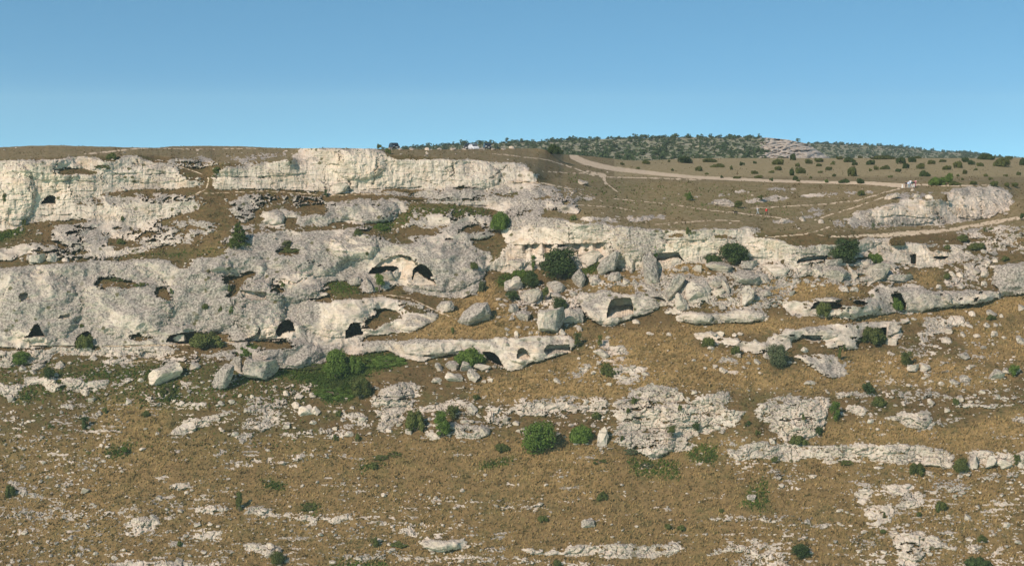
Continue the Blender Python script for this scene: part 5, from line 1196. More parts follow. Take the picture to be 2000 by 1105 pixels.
BUSHES = [
 (1090,541,84,56,'dark','round','big round dark evergreen bush below the cream cliff'),(1436,517,66,42,'dark','round','round dark evergreen bush in the middle against the cream cliff'),(1392,517,40,20,'dark','mound','low leafy skirt left of the middle evergreen'),
 (1651,508,72,42,'dark','round','round dark evergreen bush under the grey rock rim'),(1708,513,38,18,'vivid','mound','low bright green bush below the grey rock wall'),
 (741,571,28,36,'vivid','upright','upright bright green shrub before the left arch cave'),(1039,561,34,32,'dark','round','dark shrub between the pale block and the big round evergreen'),(1000,589,28,22,'dark','round','small dark bush beside the pale upright-sided block'),
 (1065,588,20,28,'mid','upright','narrow green shrub between two squarish boulders'),(1094,607,34,26,'dark','round','dark shrub behind the biggest rounded boulder'),
 (1053,883,74,60,'vivid','round','vivid green round bush on the golden lower slope'),(1137,862,58,32,'vivid','mound','vivid green low bush beside the upright rectangular block'),(864,852,42,50,'vivid','upright','tall vivid green bush among white rocks'),(884,818,30,28,'mid','round','dark green bush leaning behind the tall vivid one'),
 (812,838,52,36,'mid','mound','loose yellow-green bush left of the tall vivid one'),(655,738,58,54,'vivid','round','leafy bright bush rising from the dark green thicket'),(657,712,40,30,'vivid','round','leafy top bush against the grey rock above the thicket'),(703,778,48,42,'mid','round','dark bush at the lower end of the thicket'),
 (745,722,104,24,'vivid','mat','broad creeping green mat right of the thicket'),(655,782,90,22,'vivid','mat','creeping green mat below the thicket'),(690,726,50,30,'vivid','mound','middle hump of the dark green thicket'),(600,725,70,14,'mid','mat','thin creeping green strip left of the thicket'),
 (1517,717,48,44,'olive','round','dusty grey-green bush at the end of the lower terrace'),(1695,770,32,24,'dark','round','dark green bush on the tan slope above the pale rock knob'),(1718,792,34,18,'mid','mound','low green bush beneath the dark one on the tan slope'),(1632,822,30,38,'vivid','upright','bright green bush right of the square-jointed crag'),
 (43,713,40,28,'vivid','round','light green bush in the white ledge at the left'),(96,740,28,24,'dark','round','dark green bush below the light green one'),(167,678,42,24,'mid','mound','green shrub growing into the low arched cave mouth'),(405,676,84,26,'mid','mound','long green mound before the wide flat-arched cave'),
 (915,710,74,30,'vivid','mound','green shrub mound left of the hidden cave on the low terrace'),(1610,617,42,26,'mid','mound','green creeper hanging in the shaded hollow'),(1706,670,62,30,'mid','mound','green plants filling the low wide arch'),(1752,604,26,22,'vivid','mound','fresh green plants inside the tall doorway cave'),
 (1384,678,32,20,'mid','mound',None),(1437,692,24,17,'mid','mound',None),(1128,674,22,24,'mid','upright',None),(1171,678,16,24,'mid','upright',None),(1190,738,40,26,'mid','mat',None),(482,700,40,22,'vivid','mat','bright green patch above the tall leaning boulder'),
 (976,446,44,32,'vivid','mound','bright creeper patch hanging on the rocks left of the cream cliff'),(1346,392,20,16,'vivid','round','round bright green bush alone on the upper grass'),(1442,406,20,14,'mid','round',None),(1484,391,14,10,'mid','round',None),
 (1770,714,34,28,'mid','upright',None),(1937,624,24,10,'mid','mound',None),(1981,735,24,24,'vivid','round','bright green shrub by the largest boulder at the right edge'),(1792,926,42,22,'mid','mound','green mound beneath the long crag wall'),(1876,922,36,28,'mid','round','rounded green bush at the end of the long crag wall'),
 (1565,1090,42,28,'dark','round','dark green round bush near the bottom right'),(1910,1115,70,26,'dark','mound','dark green mound cut by the bottom edge'),(166,838,24,24,'dark','upright','dark green bush alone on the left slope'),(330,782,40,32,'mid','mat',None),(243,888,22,16,'vivid','upright',None),
 (467,998,18,40,'mid','upright',None),(540,1102,34,26,'mid','round',None),(733,1068,20,20,'mid','round',None),(728,914,24,12,'mid','mound',None),(1359,842,18,18,'dark','round','small dark bush hanging on the blocky crag'),(1311,854,24,24,'mid','upright',None),
 (1558,866,46,16,'mid','mound',None),(1600,850,18,18,'dark','round',None),(1513,904,16,14,'mid','round',None),(1920,1060,22,16,'mid','round',None),(1838,998,28,20,'mid','mound',None),(1796,1008,16,10,'mid','mound',None),(1727,1012,12,12,'mid','upright',None),
 (1986,908,18,22,'mid','upright',None),(1725,1042,16,10,'mid','mound',None),(8,394,12,16,'mid','upright',None),(46,441,16,14,'mid','mound',None),(422,348,24,22,'mid','upright',None),(563,497,48,14,'mid','mat',None),(561,486,26,16,'mid','upright',None),
 (926,524,20,12,'mid','mound',None),(942,568,22,20,'olive','mound',None),(637,385,12,14,'dark','upright',None),(745,452,34,14,'vivid','mat',None),(237,476,20,10,'mid','mound',None),(240,430,12,8,'mid','mound',None),(335,575,10,12,'vivid','upright',None),(448,570,10,14,'mid','upright',None),
 (451,612,12,14,'vivid','upright',None),(401,603,18,10,'mid','mound',None),(430,608,10,10,'mid','mound',None),(740,290,14,8,'mid','mound',None),(757,299,14,10,'mid','mound',None),(217,310,22,12,'mid','mound',None),(200,331,34,8,'mid','mat',None),(716,498,10,8,'mid','mound',None),
 (1280,504,14,22,'vivid','upright','leafy sprig hanging at the edge of the rectangular shelter'),(1180,528,44,18,'mid','mat','sloping green patch behind the great slanting slab'),(1120,430,16,10,'mid','mound',None),(1345,456,14,12,'mid','mound',None),(1042,528,14,30,'vivid','upright',None),(1020,545,44,20,'vivid','mat',None),
 (700,458,20,10,'mid','mound',None),(1707,449,12,14,'olive','round','small pale tree-like shrub below the promontory'),(1997,430,14,14,'dark','round',None),(1230,890,36,12,'olive','mat',None),(1262,914,28,9,'olive','mat',None),(1170,910,30,12,'mid','mat',None),(1175,975,26,16,'mid','mound',None),
 (1060,1018,26,12,'mid','mound',None),(1305,1032,20,10,'mid','mound',None),(1330,1034,20,10,'mid','mound',None),(1088,1106,22,14,'mid','mound',None),(780,1070,40,12,'mid','mat',None),(740,900,40,10,'mid','mat',None),(770,893,30,10,'mid','mat',None),(662,812,14,12,'mid','mound',None),(656,860,14,12,'mid','mound',None),
 (700,860,16,14,'mid','mound',None),(980,880,36,14,'mid','mound',None),(1650,910,36,10,'mid','mat',None),(1240,788,16,12,'mid','mound',None),(1165,818,26,14,'mid','mound',None),(1460,833,14,12,'dark','round',None),(930,780,18,10,'mid','mound',None),(1866,790,16,14,'mid','mound',None),
 (1640,700,16,22,'mid','upright',None),(1648,684,12,12,'mid','mound',None),(350,1065,14,10,'mid','mound',None),(600,1000,40,16,'mid','mat',None),(205,806,14,12,'mid','mound',None),(285,812,20,10,'mid','mound',None),(100,835,16,8,'mid','mound',None),(20,970,24,24,'mid','mound',None),
 (1410,1000,14,8,'mid','mound',None),(885,650,16,10,'mid','mound',None),(555,560,16,8,'mid','mound',None),(160,640,12,8,'mid','mound',None),(275,562,30,10,'mid','mat',None),(230,552,34,10,'mid','mat',None),(1750,478,42,14,'heath','mound','brown heathery mound above the carved rock wall'),
 (1845,392,14,12,'heath','mound',None),(1682,382,18,10,'mid','mound',None),(1930,455,26,9,'mid','mat',None),(1880,470,30,12,'mid','mound',None),(1910,486,40,12,'mid','mound',None),(1850,486,16,8,'mid','mound',None),(1965,508,20,8,'mid','mound',None),(1776,542,14,10,'mid','mound',None),(1850,544,18,10,'mid','mound',None),
 (1570,820,10,12,'mid','mound',None),(1330,800,14,10,'mid','mound',None),(1228,806,14,10,'mid','mound',None),(1215,860,12,10,'mid','mound',None),(1480,850,14,10,'mid','mound',None),
]
TONEW = {'dark': 'dark green', 'vivid': 'bright green', 'mid': 'green', 'olive': 'dusty green', 'heath': 'brown'}
FORMW = {'round': 'bush', 'mound': 'low bush', 'mat': 'creeping shrub', 'upright': 'upright shrub'}
for k, (cx, ba, w, h, tone, form, lab) in enumerate(BUSHES):
    put_bush(cx, ba, w * 1.04, h * 1.05, tone, form, lab, TONEW[tone] + ' ' + FORMW[form], k)
# the conifer
cf, C_ = foliage('needles', 'cone', 5200, .05, 5, 70)
G = ground(465, 489); y = G.y
root = bpy.data.objects.new('conifer_tree', None); COL.objects.link(root); root.location = (G.x, G.y + 1, G.z)
hm = 62 * y / F; root.scale = (48 * y / F / 1.75, 48 * y / F / 1.9, hm / 2.45)
o = add('crown', cf, root); o.material_slots[0].link = 'OBJECT'; o.material_slots[0].material = leaf_mat('pine_needles', (.03, .05, .008), (.09, .11, .02))
add('trunk', mesh_join('trunk', [tube([(0, 0, -.3), (.02, 0, .8), (0, 0, 2.0)], [.09, .06, .02])], mt_bark), root)
tag(root, 'lone bushy conifer with yellow-green needles on the upper left slope', 'tree')

# shrubs dotted over the plateau
PLAT = [(1084,300,34,19,'dark'),(1338,318,42,14,'dark'),(1385,317,36,8,'mid'),(1365,334,26,10,'mid'),(1449,324,16,8,'dark'),(1474,320,12,6,'dark'),(1402,327,32,8,'mid'),(1427,332,14,9,'mid'),(1474,340,20,7,'mid'),(1410,348,12,6,'dark'),(1440,349,24,5,'mid'),(1483,348,30,6,'mid'),(1262,320,18,8,'mid'),(1308,317,12,5,'mid'),
 (1520,322,32,12,'mid'),(1558,326,18,8,'mid'),(1600,317,26,9,'mid'),(1579,320,26,10,'mid'),(1626,322,14,8,'mid'),(1520,333,22,9,'mid'),(1564,339,28,13,'mid'),(1600,325,22,6,'mid'),(1619,333,20,8,'mid'),(1603,338,16,5,'mid'),(1660,317,26,11,'dark'),(1670,323,18,7,'dark'),(1701,322,24,10,'dark'),(1665,344,34,20,'mid'),
 (1700,335,10,6,'mid'),(1711,332,16,9,'mid'),(1729,331,22,9,'mid'),(1760,320,30,14,'dark'),(1782,317,22,12,'dark'),(1770,329,26,11,'dark'),(1755,336,18,7,'dark'),(1800,330,28,12,'mid'),(1807,345,24,13,'dark'),(1820,321,24,9,'mid'),(1850,332,24,9,'mid'),(1872,328,34,14,'mid'),(1886,317,22,10,'dark'),(1897,322,24,10,'dark'),
 (1929,312,40,14,'dark'),(1958,325,46,18,'mid'),(1915,325,20,8,'mid'),(1885,340,18,9,'mid'),(1834,361,42,16,'vivid'),(1855,356,28,19,'vivid'),(1866,362,26,9,'mid'),(1902,361,22,8,'mid'),(1942,363,22,10,'mid'),(1967,364,18,8,'mid'),(1983,364,20,8,'mid'),(1680,358,26,10,'dark'),(1649,357,24,8,'dark'),(1613,357,16,7,'vivid'),
 (1546,343,16,16,'dark'),(1554,352,20,9,'dark'),(1507,354,12,7,'dark'),(1508,338,20,5,'mid'),(1724,311,60,8,'mid'),(1842,317,22,6,'mid'),(1998,323,18,16,'dark'),(1549,313,22,14,'dark'),(1640,312,20,7,'mid'),(1680,309,16,5,'mid'),(1790,310,24,5,'mid'),(1870,345,14,5,'mid'),(1925,345,16,6,'mid'),(1990,342,18,7,'mid'),
 (1965,345,14,5,'mid'),(1740,347,16,5,'mid'),(1560,355,12,5,'mid'),(1585,349,14,5,'mid'),(1630,345,14,6,'mid'),(1906,333,16,5,'mid'),(1935,352,14,6,'mid'),(1215,322,14,5,'mid'),(1245,330,14,4,'mid'),(1312,334,14,5,'mid'),(1380,341,14,4,'mid'),(1880,352,12,5,'mid'),(1972,312,22,8,'mid')]
for k, (cx, ba, w, h, tone) in enumerate(PLAT):
    put_bush(cx, ba, w, h * .95, tone, 'mound', None, TONEW[tone] + ' plateau shrub', k, 'shrubs dotted over the plateau', parts=False)

# ------------------------------------------------------------------ far hills and their trees
def hill(name, x0, x1, topline, base, Ya, Yb, label, rockx, seed):
    n, mrow = int((x1 - x0) / 3), 60
    xs = np.linspace(x0, x1, n); tp = np.interp(xs, [t[0] for t in topline], [t[1] for t in topline]) + 1.2
    tpar = np.linspace(0, 1, mrow)[:, None]
    py = base + (tp[None] - base) * tpar ** .8; px = np.repeat(xs[None], mrow, 0)
    Y = Ya + (Yb - Ya) * tpar + 30 * fbm(px / 34, py / 7, seed, 4) + 12 * fbm(px / 8, py / 3, seed + 3, 3)
    if rockx: Y = Y + 45 * fbm(px / 14, py / 5, seed + 6, 5, .65) * sstep(rockx[0] - 30, rockx[0] + 30, px)
    X = tx(px, py) * Y; Z = CAMZ - tz(py) * Y
    Vh = np.stack([X, Y, Z], -1)
    bk = Vh[-1].copy(); bk[:, 1] += 900; bk[:, 2] -= 40; bk2 = Vh[0].copy(); bk2[:, 1] -= 60; bk2[:, 2] -= 25
    Vh = np.concatenate([bk2[None], Vh, bk[None]], 0)
    rows = mrow + 2; idx = np.arange(rows * n).reshape(rows, n)
    q = np.stack([idx[:-1, :-1], idx[:-1, 1:], idx[1:, 1:], idx[1:, :-1]], -1).reshape(-1, 4)
    rx = np.zeros((rows, n)); pxx = np.concatenate([px[:1], px, px[-1:]]); pyy = np.concatenate([py[:1], py, py[-1:]])
    if rockx: rx = sstep(rockx[0] - 30, rockx[0] + 30, pxx) * (1 - sstep(rockx[1] - 10, rockx[1] + 4, pxx))
    rx = np.clip(rx * 1.05 + .4 * fbm(pxx / 16, pyy / 5, seed + 9, 4), 0, 1)
    att = np.zeros((rows * n, 4), f32); att[:, 0] = rx.ravel(); att[:, 3] = 1
    o = add(name, mesh_np(name, Vh.reshape(-1, 3), q, mt_hill, {'mask_h': att}, False)); tag(o, label, kind='structure')
    def at(px_, t_):
        i = np.clip(np.searchsorted(xs, px_), 0, n - 1); j = np.clip((t_ * (mrow - 1)).astype(int), 0, mrow - 1)
        return Vh[1 + j, i], rx[1 + j, i], py[j, i], Y[j, i]
    return at
mt_hill, nt, bh = mat_new('far_hillside'); q = NT(nt)
Pp = q.n.new('ShaderNodeNewGeometry').outputs['Position']
hr = q.sep(q.attr('mask_h').outputs['Color'])[0]
hc = q.mix(q.ss(q.noise(Pp, .03, 5), .4, .6), (.1, .115, .045), (.22, .2, .12))
hc = q.mix(q.m('MULTIPLY', q.ss(q.noise(Pp, .16, 4), .52, .6), .7), hc, (.38, .33, .27))
hk = q.mix(q.ss(q.noise(Pp, .07, 5), .4, .62), (.38, .31, .235), (.48, .41, .33)); hk = q.mix(q.m('MULTIPLY', q.ss(q.noise(q.scale(Pp, (1, 1, .3)), .2, 4), .56, .64), .6), hk, (.22, .17, .13))
nt.links.new(q.mix(q.ss(q.m('ADD', hr, q.m('MULTIPLY_ADD', q.noise(Pp, .06, 5), .9, -.45)), .35, .55), hc, hk), bh.inputs['Base Color'])
H2 = [(1480,280),(1580,279),(1650,281),(1720,284),(1780,288),(1830,295),(1900,298),(1930,304),(1960,308),(2060,312),(2200,312)]
H1 = [(640,304),(740,295),(760,291),(800,287),(850,284),(905,281),(950,280),(1000,278),(1050,276),(1100,273),(1150,271),(1200,270),(1250,269),(1300,267),(1350,267),(1400,268),(1450,267),(1500,268),(1540,272),(1575,280),(1590,288),(1605,298),(1622,308),(1640,316),(1700,330)]
at2 = hill('far_hills', 1480, 2200, H2, 330, 1350, 2000, 'more distant wooded ridge sinking towards the right', None, 2.0)
at1 = hill('far_hills', 640, 1700, H1, 330, 720, 1250, 'wooded rocky hill beyond the plateau', (1490, 1625), 5.0)
tree_protos = []
for s_ in range(6):
    fo, C_ = foliage('far_tree', 'round' if s_ % 3 else 'mound', 150, .2, 900 + s_, 7)
    parts = [tube([(0, 0, -.4), (0, 0, .5)], [.08, .05], 4)]
    tree_protos.append(fo)
r6 = np.random.default_rng(33)
cands = []
for at, n_, x0, x1, wmin, wmax, wm in ((at1, 3000, 700, 1640, 2.6, 7.0, 1), (at2, 2000, 1560, 2100, 3.5, 8.5, 2)):
    px_ = r6.uniform(x0, x1, n_); t_ = r6.uniform(.05, 1.0, n_)
    t_[: n_ // 7] = .985
    pos, rk_, py_, yy_ = at(px_, t_)
    keep = (r6.random(n_) > rk_ * 1.02) & (py_ < 320)
    w_ = r6.uniform(wmin, wmax, n_) * (r6.random(n_) ** .4)
    for a_, b_, c_, d_ in zip(pos[keep], w_[keep], yy_[keep], px_[keep]): cands.append((b_ * F / c_, b_, a_, wm, d_))
cands.sort(key=lambda c: -c[0])
for k, (app, w_, p_, wm, px_) in enumerate(cands[:290]):
    o = add('far_tree', tree_protos[k % 6]); o.location = p_; s_ = w_ / 2
    o.scale = (s_, s_, s_ * r6.uniform(.5, .9)); o.rotation_euler = (0, 0, k)
    o.material_slots[0].link = 'OBJECT'; o.material_slots[0].material = LEAF['far']
    tag(o, 'dark green tree among many on the wooded hill beyond the plateau' if wm == 1 else 'dark green tree among many on the more distant wooded ridge', 'tree', 'trees on the wooded hill beyond the plateau' if wm == 1 else 'trees on the more distant ridge')
rest = cands[290:]
vs_, fs_, n0 = [], [], 0
for k, (app, w_, p_, wm, px_) in enumerate(rest):
    me = tree_protos[k % 6]
    if k < 6:
        a = np.zeros(len(me.vertices) * 3, f32); me.vertices.foreach_get('co', a)
        if k == 0: protv = []
        protv.append(a.reshape(-1, 3))
    v = protv[k % 6][:360] * np.array([w_ / 2, w_ / 2, w_ / 2 * r6.uniform(.5, .9)]) + p_
    vs_.append(v); m_ = len(v) // 4; fs_.append(np.arange(m_ * 4).reshape(-1, 4) + n0); n0 += len(v)
o = add('far_woods', mesh_np('far_woods', np.concatenate(vs_), np.concatenate(fs_), LEAF['far'])); tag(o, 'smaller trees and scrub covering the far hills', 'woods', kind='stuff')
# ------------------------------------------------------------------ cars behind the skyline
mt_glass = flat_mat('car_glass', (.02, .025, .03), .1, 1, .1, .6); mt_tyre = flat_mat('tyre', (.02, .02, .02), .2, 3)
mt_rim = flat_mat('wheel_metal', (.45, .45, .46), .1, 3, .35, .5)
mt_lampw = flat_mat('headlamp', (.7, .7, .68), .05, 3, .15, .5); mt_lampr = flat_mat('tail_lamp', (.4, .02, .02), .1, 3, .2, .5); mt_plate = flat_mat('number_plate', (.7, .7, .66), .05, 2)
def loft(sections, mat, name):
    """sections: (y, [(x,z) ...]) rings of equal length"""
    V_, F_ = [], []; n = len(sections[0][1])
    for y, ring in sections: V_ += [(x, y, z) for x, z in ring]
    for k in range(len(sections) - 1):
        for s_ in range(n):
            a, b = k * n + s_, k * n + (s_ + 1) % n; F_.append((a, b, b + n, a + n))
    F_.append(tuple(range(n))[::-1]); F_.append(tuple(range((len(sections) - 1) * n, len(sections) * n)))
    me = bpy.data.meshes.new(name); me.from_pydata(V_, [], F_); me.materials.append(mat)
    bm = bmesh.new(); bm.from_mesh(me); bmesh.ops.recalc_face_normals(bm, faces=bm.faces); bm.to_mesh(me); bm.free()
    return me
def ring(w, z0, z1, tuck=.9, top=.8):
    return [(-w * tuck, z0), (w * tuck, z0), (w, z0 + (z1 - z0) * .3), (w, z0 + (z1 - z0) * .7), (w * top, z1), (-w * top, z1), (-w, z0 + (z1 - z0) * .7), (-w, z0 + (z1 - z0) * .3)]
def box_mesh(name, sx, sy, sz, mat, bev=.02):
    bm = bmesh.new(); bmesh.ops.create_cube(bm, size=1); bmesh.ops.scale(bm, vec=(sx, sy, sz), verts=bm.verts)
    bmesh.ops.bevel(bm, geom=bm.edges[:], offset=bev, segments=2, affect='EDGES')
    me = bpy.data.meshes.new(name); bm.to_mesh(me); bm.free(); me.materials.append(mat); return me
def cyl_mesh(name, r_, d, mat):
    bm = bmesh.new(); bmesh.ops.create_cone(bm, cap_ends=True, segments=24, radius1=r_, radius2=r_, depth=d)
    bmesh.ops.rotate(bm, verts=bm.verts, matrix=Matrix.Rotation(math.pi / 2, 3, 'Y')); bmesh.ops.bevel(bm, geom=[e for e in bm.edges if len(e.link_faces) == 2 and abs(e.link_faces[0].normal.dot(e.link_faces[1].normal)) < .3], offset=.03, segments=2, affect='EDGES')
    me = bpy.data.meshes.new(name); bm.to_mesh(me); bm.free(); me.materials.append(mat); return me
def car(px, py_, colr, label, yaw, van=False, back=5.0, sink=.35):
    y = float(samp(Yd, px, crest[int(gj(px, 300)[1])] + 1)) + back
    x = float(tx(px, 290)) * y
    z = CAMZ - float(tz(py_)) * y
    root = bpy.data.objects.new('parked_car', None); COL.objects.link(root); root.location = (x, y, z); root.rotation_euler = (0, 0, math.radians(yaw))
    paint = flat_mat('car_paint', colr, .03, 1, .25, .5)
    H = 1.95 if van else 1.5
    add('body', loft([(-2.1, ring(.72, .35, .72)), (-2.0, ring(.82, .25, .85)), (-1.2, ring(.88, .22, .95)), (0, ring(.9, .22, .98)), (1.6, ring(.88, .22, 1.0)), (2.0, ring(.84, .25, .95)), (2.1, ring(.74, .35, .8))], paint, 'body'), root)
    cab = add('cabin', loft([(-1.15, ring(.78, .9, .98, .95, .95)), (-.45, ring(.8, .9, H - .04, 1, .82)), (.2, ring(.8, .9, H, 1, .82)), (1.35, ring(.8, .9, H - .06, 1, .82)), (1.95, ring(.76, .9, 1.02, .95, .95))], paint, 'cabin'), root)
    ws = add('windscreen', loft([(-1.13, [(-.66, .99), (.66, .99), (.66, 1.01), (-.66, 1.01)]), (-.5, [(-.6, H - .14), (.6, H - .14), (.6, H - .1), (-.6, H - .1)])], mt_glass, 'windscreen'), root); ws.location = (0, -.03, .04)
    rw = add('rear_window', loft([(1.9, [(-.62, 1.06), (.62, 1.06), (.62, 1.08), (-.62, 1.08)]), (1.45, [(-.56, H - .16), (.56, H - .16), (.56, H - .12), (-.56, H - .12)])], mt_glass, 'rear_window'), root); rw.location = (0, .03, .03)
    sw = box_mesh('side_window', .03, .85, (H - 1.0) * .62, mt_glass, .01)
    for sx in (-1, 1):
        for yy in (-.15, .85):
            o = add('side_window', sw, root); o.location = (sx * .765, yy, 1.0 + (H - 1) * .45)
    tyre = cyl_mesh('tyre', .32, .2, mt_tyre); rim = cyl_mesh('rim', .19, .21, mt_rim)
    for sx in (-1, 1):
        for yy in (-1.3, 1.35):
            w_ = add('wheel', tyre, root); w_.location = (sx * .8, yy, .32); add('rim', rim, w_)
        for yy, mm, nm in ((-2.03, mt_lampw, 'headlight'), (2.05, mt_lampr, 'tail_light')):
            o = add(nm, box_mesh(nm, .32, .1, .14, mm), root); o.location = (sx * .58, yy, .72)
    for yy in (-2.12, 2.12):
        o = add('number_plate', box_mesh('number_plate', .5, .03, .12, mt_plate, .005), root); o.location = (0, yy, .48)
    tag(root, label, 'car', 'cars parked behind the skyline')
car(770, 291.5, (.012, .013, .016), 'black parked car behind the top of the central cliff', 20, back=7)
car(925, 293.5, (.6, .6, .6), 'white parked car on the skyline', 20, back=6)
car(952, 291.5, (.02, .02, .024), 'black parked car next to the white one on the skyline', 10, back=9)
car(915, 292, (.03, .03, .035), 'dark car half hidden behind the white car', -15, back=13)

# ------------------------------------------------------------------ people and the dog
mt_skin = flat_mat('skin', (.5, .3, .21), .08, 20); mt_hairs = flat_mat('hair', (.06, .04, .025), .3, 30)
def skinned(name, verts, edges, radii, mat, root_i=0, sub=1, parent=None):
    me = bpy.data.meshes.new(name); me.from_pydata(verts, edges, []); me.materials.append(mat)
    o = add(name, me)
    mo = o.modifiers.new('skin', 'SKIN'); mo.use_smooth_shade = True
    if not me.skin_vertices: bpy.context.view_layer.update()
    for k, r_ in enumerate(radii):
        me.skin_vertices[0].data[k].radius = r_ if isinstance(r_, tuple) else (r_, r_)
        me.skin_vertices[0].data[k].use_root = (k == root_i)
    o.modifiers.new('sub', 'SUBSURF').levels = sub; o.modifiers[-1].render_levels = sub
    if parent: o.parent = parent
    return o
def person(px, py_, label, H=1.72, yaw=0, stride=.0, armb=.1, top=(.6, .6, .6), legs=(.1, .1, .15), hair=(.06, .04, .025), skirt=None, bag=None, lean=0.):
    G = ground(px, py_); root = bpy.data.objects.new('person', None); COL.objects.link(root); root.location = G; root.rotation_euler = (0, 0, yaw)
    root.scale = (H / 1.75,) * 3
    st = stride
    L = {'pel': (0, 0, .94), 'wai': (0, -.01 + lean * .2, 1.1), 'che': (0, -.02 + lean * .5, 1.32), 'nkb': (0, lean * .8, 1.48), 'nk': (0, -.01 + lean, 1.55), 'hd': (0, -.03 + lean, 1.64), 'hdt': (0, -.02 + lean, 1.74)}
    V_ = [L[k] for k in ('pel', 'wai', 'che', 'nkb', 'nk', 'hd', 'hdt')]; R_ = [(.13, .1), (.125, .09), (.155, .105), (.08, .07), (.05, .05), (.078, .095), (.06, .07)]
    E_ = [(0, 1), (1, 2), (2, 3), (3, 4), (4, 5), (5, 6)]
    arm_pts, leg_pts = {}, {}
    for sx in (-1, 1):
        n0 = len(V_); sw = sx * st * .6
        sh = (sx * .185, lean * .7, 1.43); el = (sx * (.23 + armb), sw * .5 + lean * .4, 1.14); wr = (sx * (.22 + armb * .8), sw - .1 + lean * .2, .92); pa = (sx * (.22 + armb * .8), sw - .13, .85)
        V_ += [sh, el, wr, pa]; R_ += [.058, .043, .03, (.04, .02)]; E_ += [(3, n0), (n0, n0 + 1), (n0 + 1, n0 + 2), (n0 + 2, n0 + 3)]
        for f_ in range(5):     # fingers, thumb leaving the side of the palm
            n1 = len(V_)
            if f_ == 4:
                V_ += [(pa[0] - sx * .03, pa[1] - .045, pa[2] + .01), (pa[0] - sx * .035, pa[1] - .06, pa[2] - .03)]; R_ += [.011, .009]
            else:
                l_ = (.07, .08, .075, .06)[f_]; oy = -.03 + .02 * f_
                V_ += [(pa[0], pa[1] + oy, pa[2] - .045), (pa[0] - sx * .015, pa[1] + oy - .008, pa[2] - .045 - l_ * .5), (pa[0] - sx * .035, pa[1] + oy - .01, pa[2] - .045 - l_)]; R_ += [.01, .009, .008]
                E_ += [(n1 + 1, n1 + 2)]
            E_ += [(n0 + 3, n1), (n1, n1 + 1)]
        arm_pts[sx] = (sh, el, wr)
        n0 = len(V_); fw = -sx * st
        hp = (sx * .095, 0, .9); kn = (sx * .11, fw * .5 - .03, .5); an = (sx * .115, fw + (.06 if fw > 0 else 0), .1); to = (sx * .13, fw - .14, .04)
        V_ += [hp, kn, an, to]; R_ += [.088, .06, .04, (.045, .03)]; E_ += [(0, n0), (n0, n0 + 1), (n0 + 1, n0 + 2), (n0 + 2, n0 + 3)]
        leg_pts[sx] = (hp, kn, an, to)
    skinned('body', V_, E_, R_, mt_skin, 0, 1, root)
    mt = flat_mat('cloth_top', top, .12, 12)
    v = [(0, 0, .9), L['wai'], L['che'], (0, lean * .75, 1.46)]; e = [(0, 1), (1, 2), (2, 3)]; r = [(.155, .12), (.15, .11), (.175, .125), (.09, .08)]
    for sx in (-1, 1):
        n0 = len(v); sh, el, wr = arm_pts[sx]; v += [sh, el, tuple(Vector(el).lerp(Vector(wr), .85))]; r += [.072, .056, .042]; e += [(3, n0), (n0, n0 + 1), (n0 + 1, n0 + 2)]
    skinned('shirt', v, e, r, mt, 0, 1, root)
    ml = flat_mat('cloth_legs', legs, .12, 12)
    if skirt:
        rings = [(z, w) for z, w in ((1.08, .14), (.9, .19), (.6, .25), (.35, .29))]
        V2, F2 = [], []
        for z, w in rings:
            for s_ in range(20): a = s_ * math.pi / 10; q_ = w * (1 + .06 * math.sin(a * 5)); V2.append((q_ * math.cos(a), q_ * .8 * math.sin(a), z))
        for k in range(3):
            for s_ in range(20): a, b = k * 20 + s_, k * 20 + (s_ + 1) % 20; F2.append((a, b, b + 20, a + 20))
        me = bpy.data.meshes.new('skirt'); me.from_pydata(V2, [], F2); me.materials.append(flat_mat('skirt_cloth', skirt, .1, 10)); add('skirt', me, root)
    else:
        v = [(0, 0, 1.0)]; e = []; r = [(.15, .115)]
        for sx in (-1, 1):
            hp, kn, an, to = leg_pts[sx]; n0 = len(v); v += [hp, kn, tuple(Vector(kn).lerp(Vector(an), .92))]; r += [.1, .075, .06]; e += [(0, n0), (n0, n0 + 1), (n0 + 1, n0 + 2)]
        skinned('trousers', v, e, r, ml, 0, 1, root)
    ms = flat_mat('shoe', (.05, .04, .035), .2, 10)
    for sx in (-1, 1):
        hp, kn, an, to = leg_pts[sx]; skinned('shoe', [(an[0], an[1] + .03, .06), (an[0], an[1] - .06, .05), (to[0], to[1] - .03, .04)], [(0, 1), (1, 2)], [.05, .05, .045], ms, 0, 1, root)
    hv, hf = ICO[3]; hv = hv.copy(); hv = hv[:, :] * np.array([.088, .108, .1]); keep = hv[:, 2] + .6 * hv[:, 1] > -.03
    fk = [tuple(f) for f in hf if keep[f].all()]
    me = bpy.data.meshes.new('hair'); me.from_pydata([tuple(x + np.array([0, .0 + lean, 1.685])) for x in hv], [], fk); me.materials.append(flat_mat('hair', hair, .25, 30)); add('hair', me, root)
    fp = [(0, -.125 + lean, 1.655, .012, 'nose')]
    nose = mesh_np('nose', ICO[2][0] * .016 * np.array([.8, 1.2, 1.3]), ICO[2][1], mt_skin, None, True); o = add('nose', nose, root); o.location = (0, -.115 + lean, 1.655)
    eye = mesh_np('eye', ICO[2][0] * .011, ICO[2][1], mt_tyre, None, True)
    for sx in (-1, 1):
        o = add('eye', eye, root); o.location = (sx * .032, -.105 + lean, 1.685)
        ear = add('ear', mesh_np('ear', ICO[2][0] * np.array([.012, .02, .03]), ICO[2][1], mt_skin, None, True), root); ear.location = (sx * .085, -.01 + lean, 1.67)
    o = add('mouth', mesh_np('mouth', ICO[2][0] * np.array([.025, .01, .006]), ICO[2][1], flat_mat('lips', (.35, .14, .12), .1, 9), None, True), root); o.location = (0, -.108 + lean, 1.615)
    root['category'] = 'person'; root['label'] = label
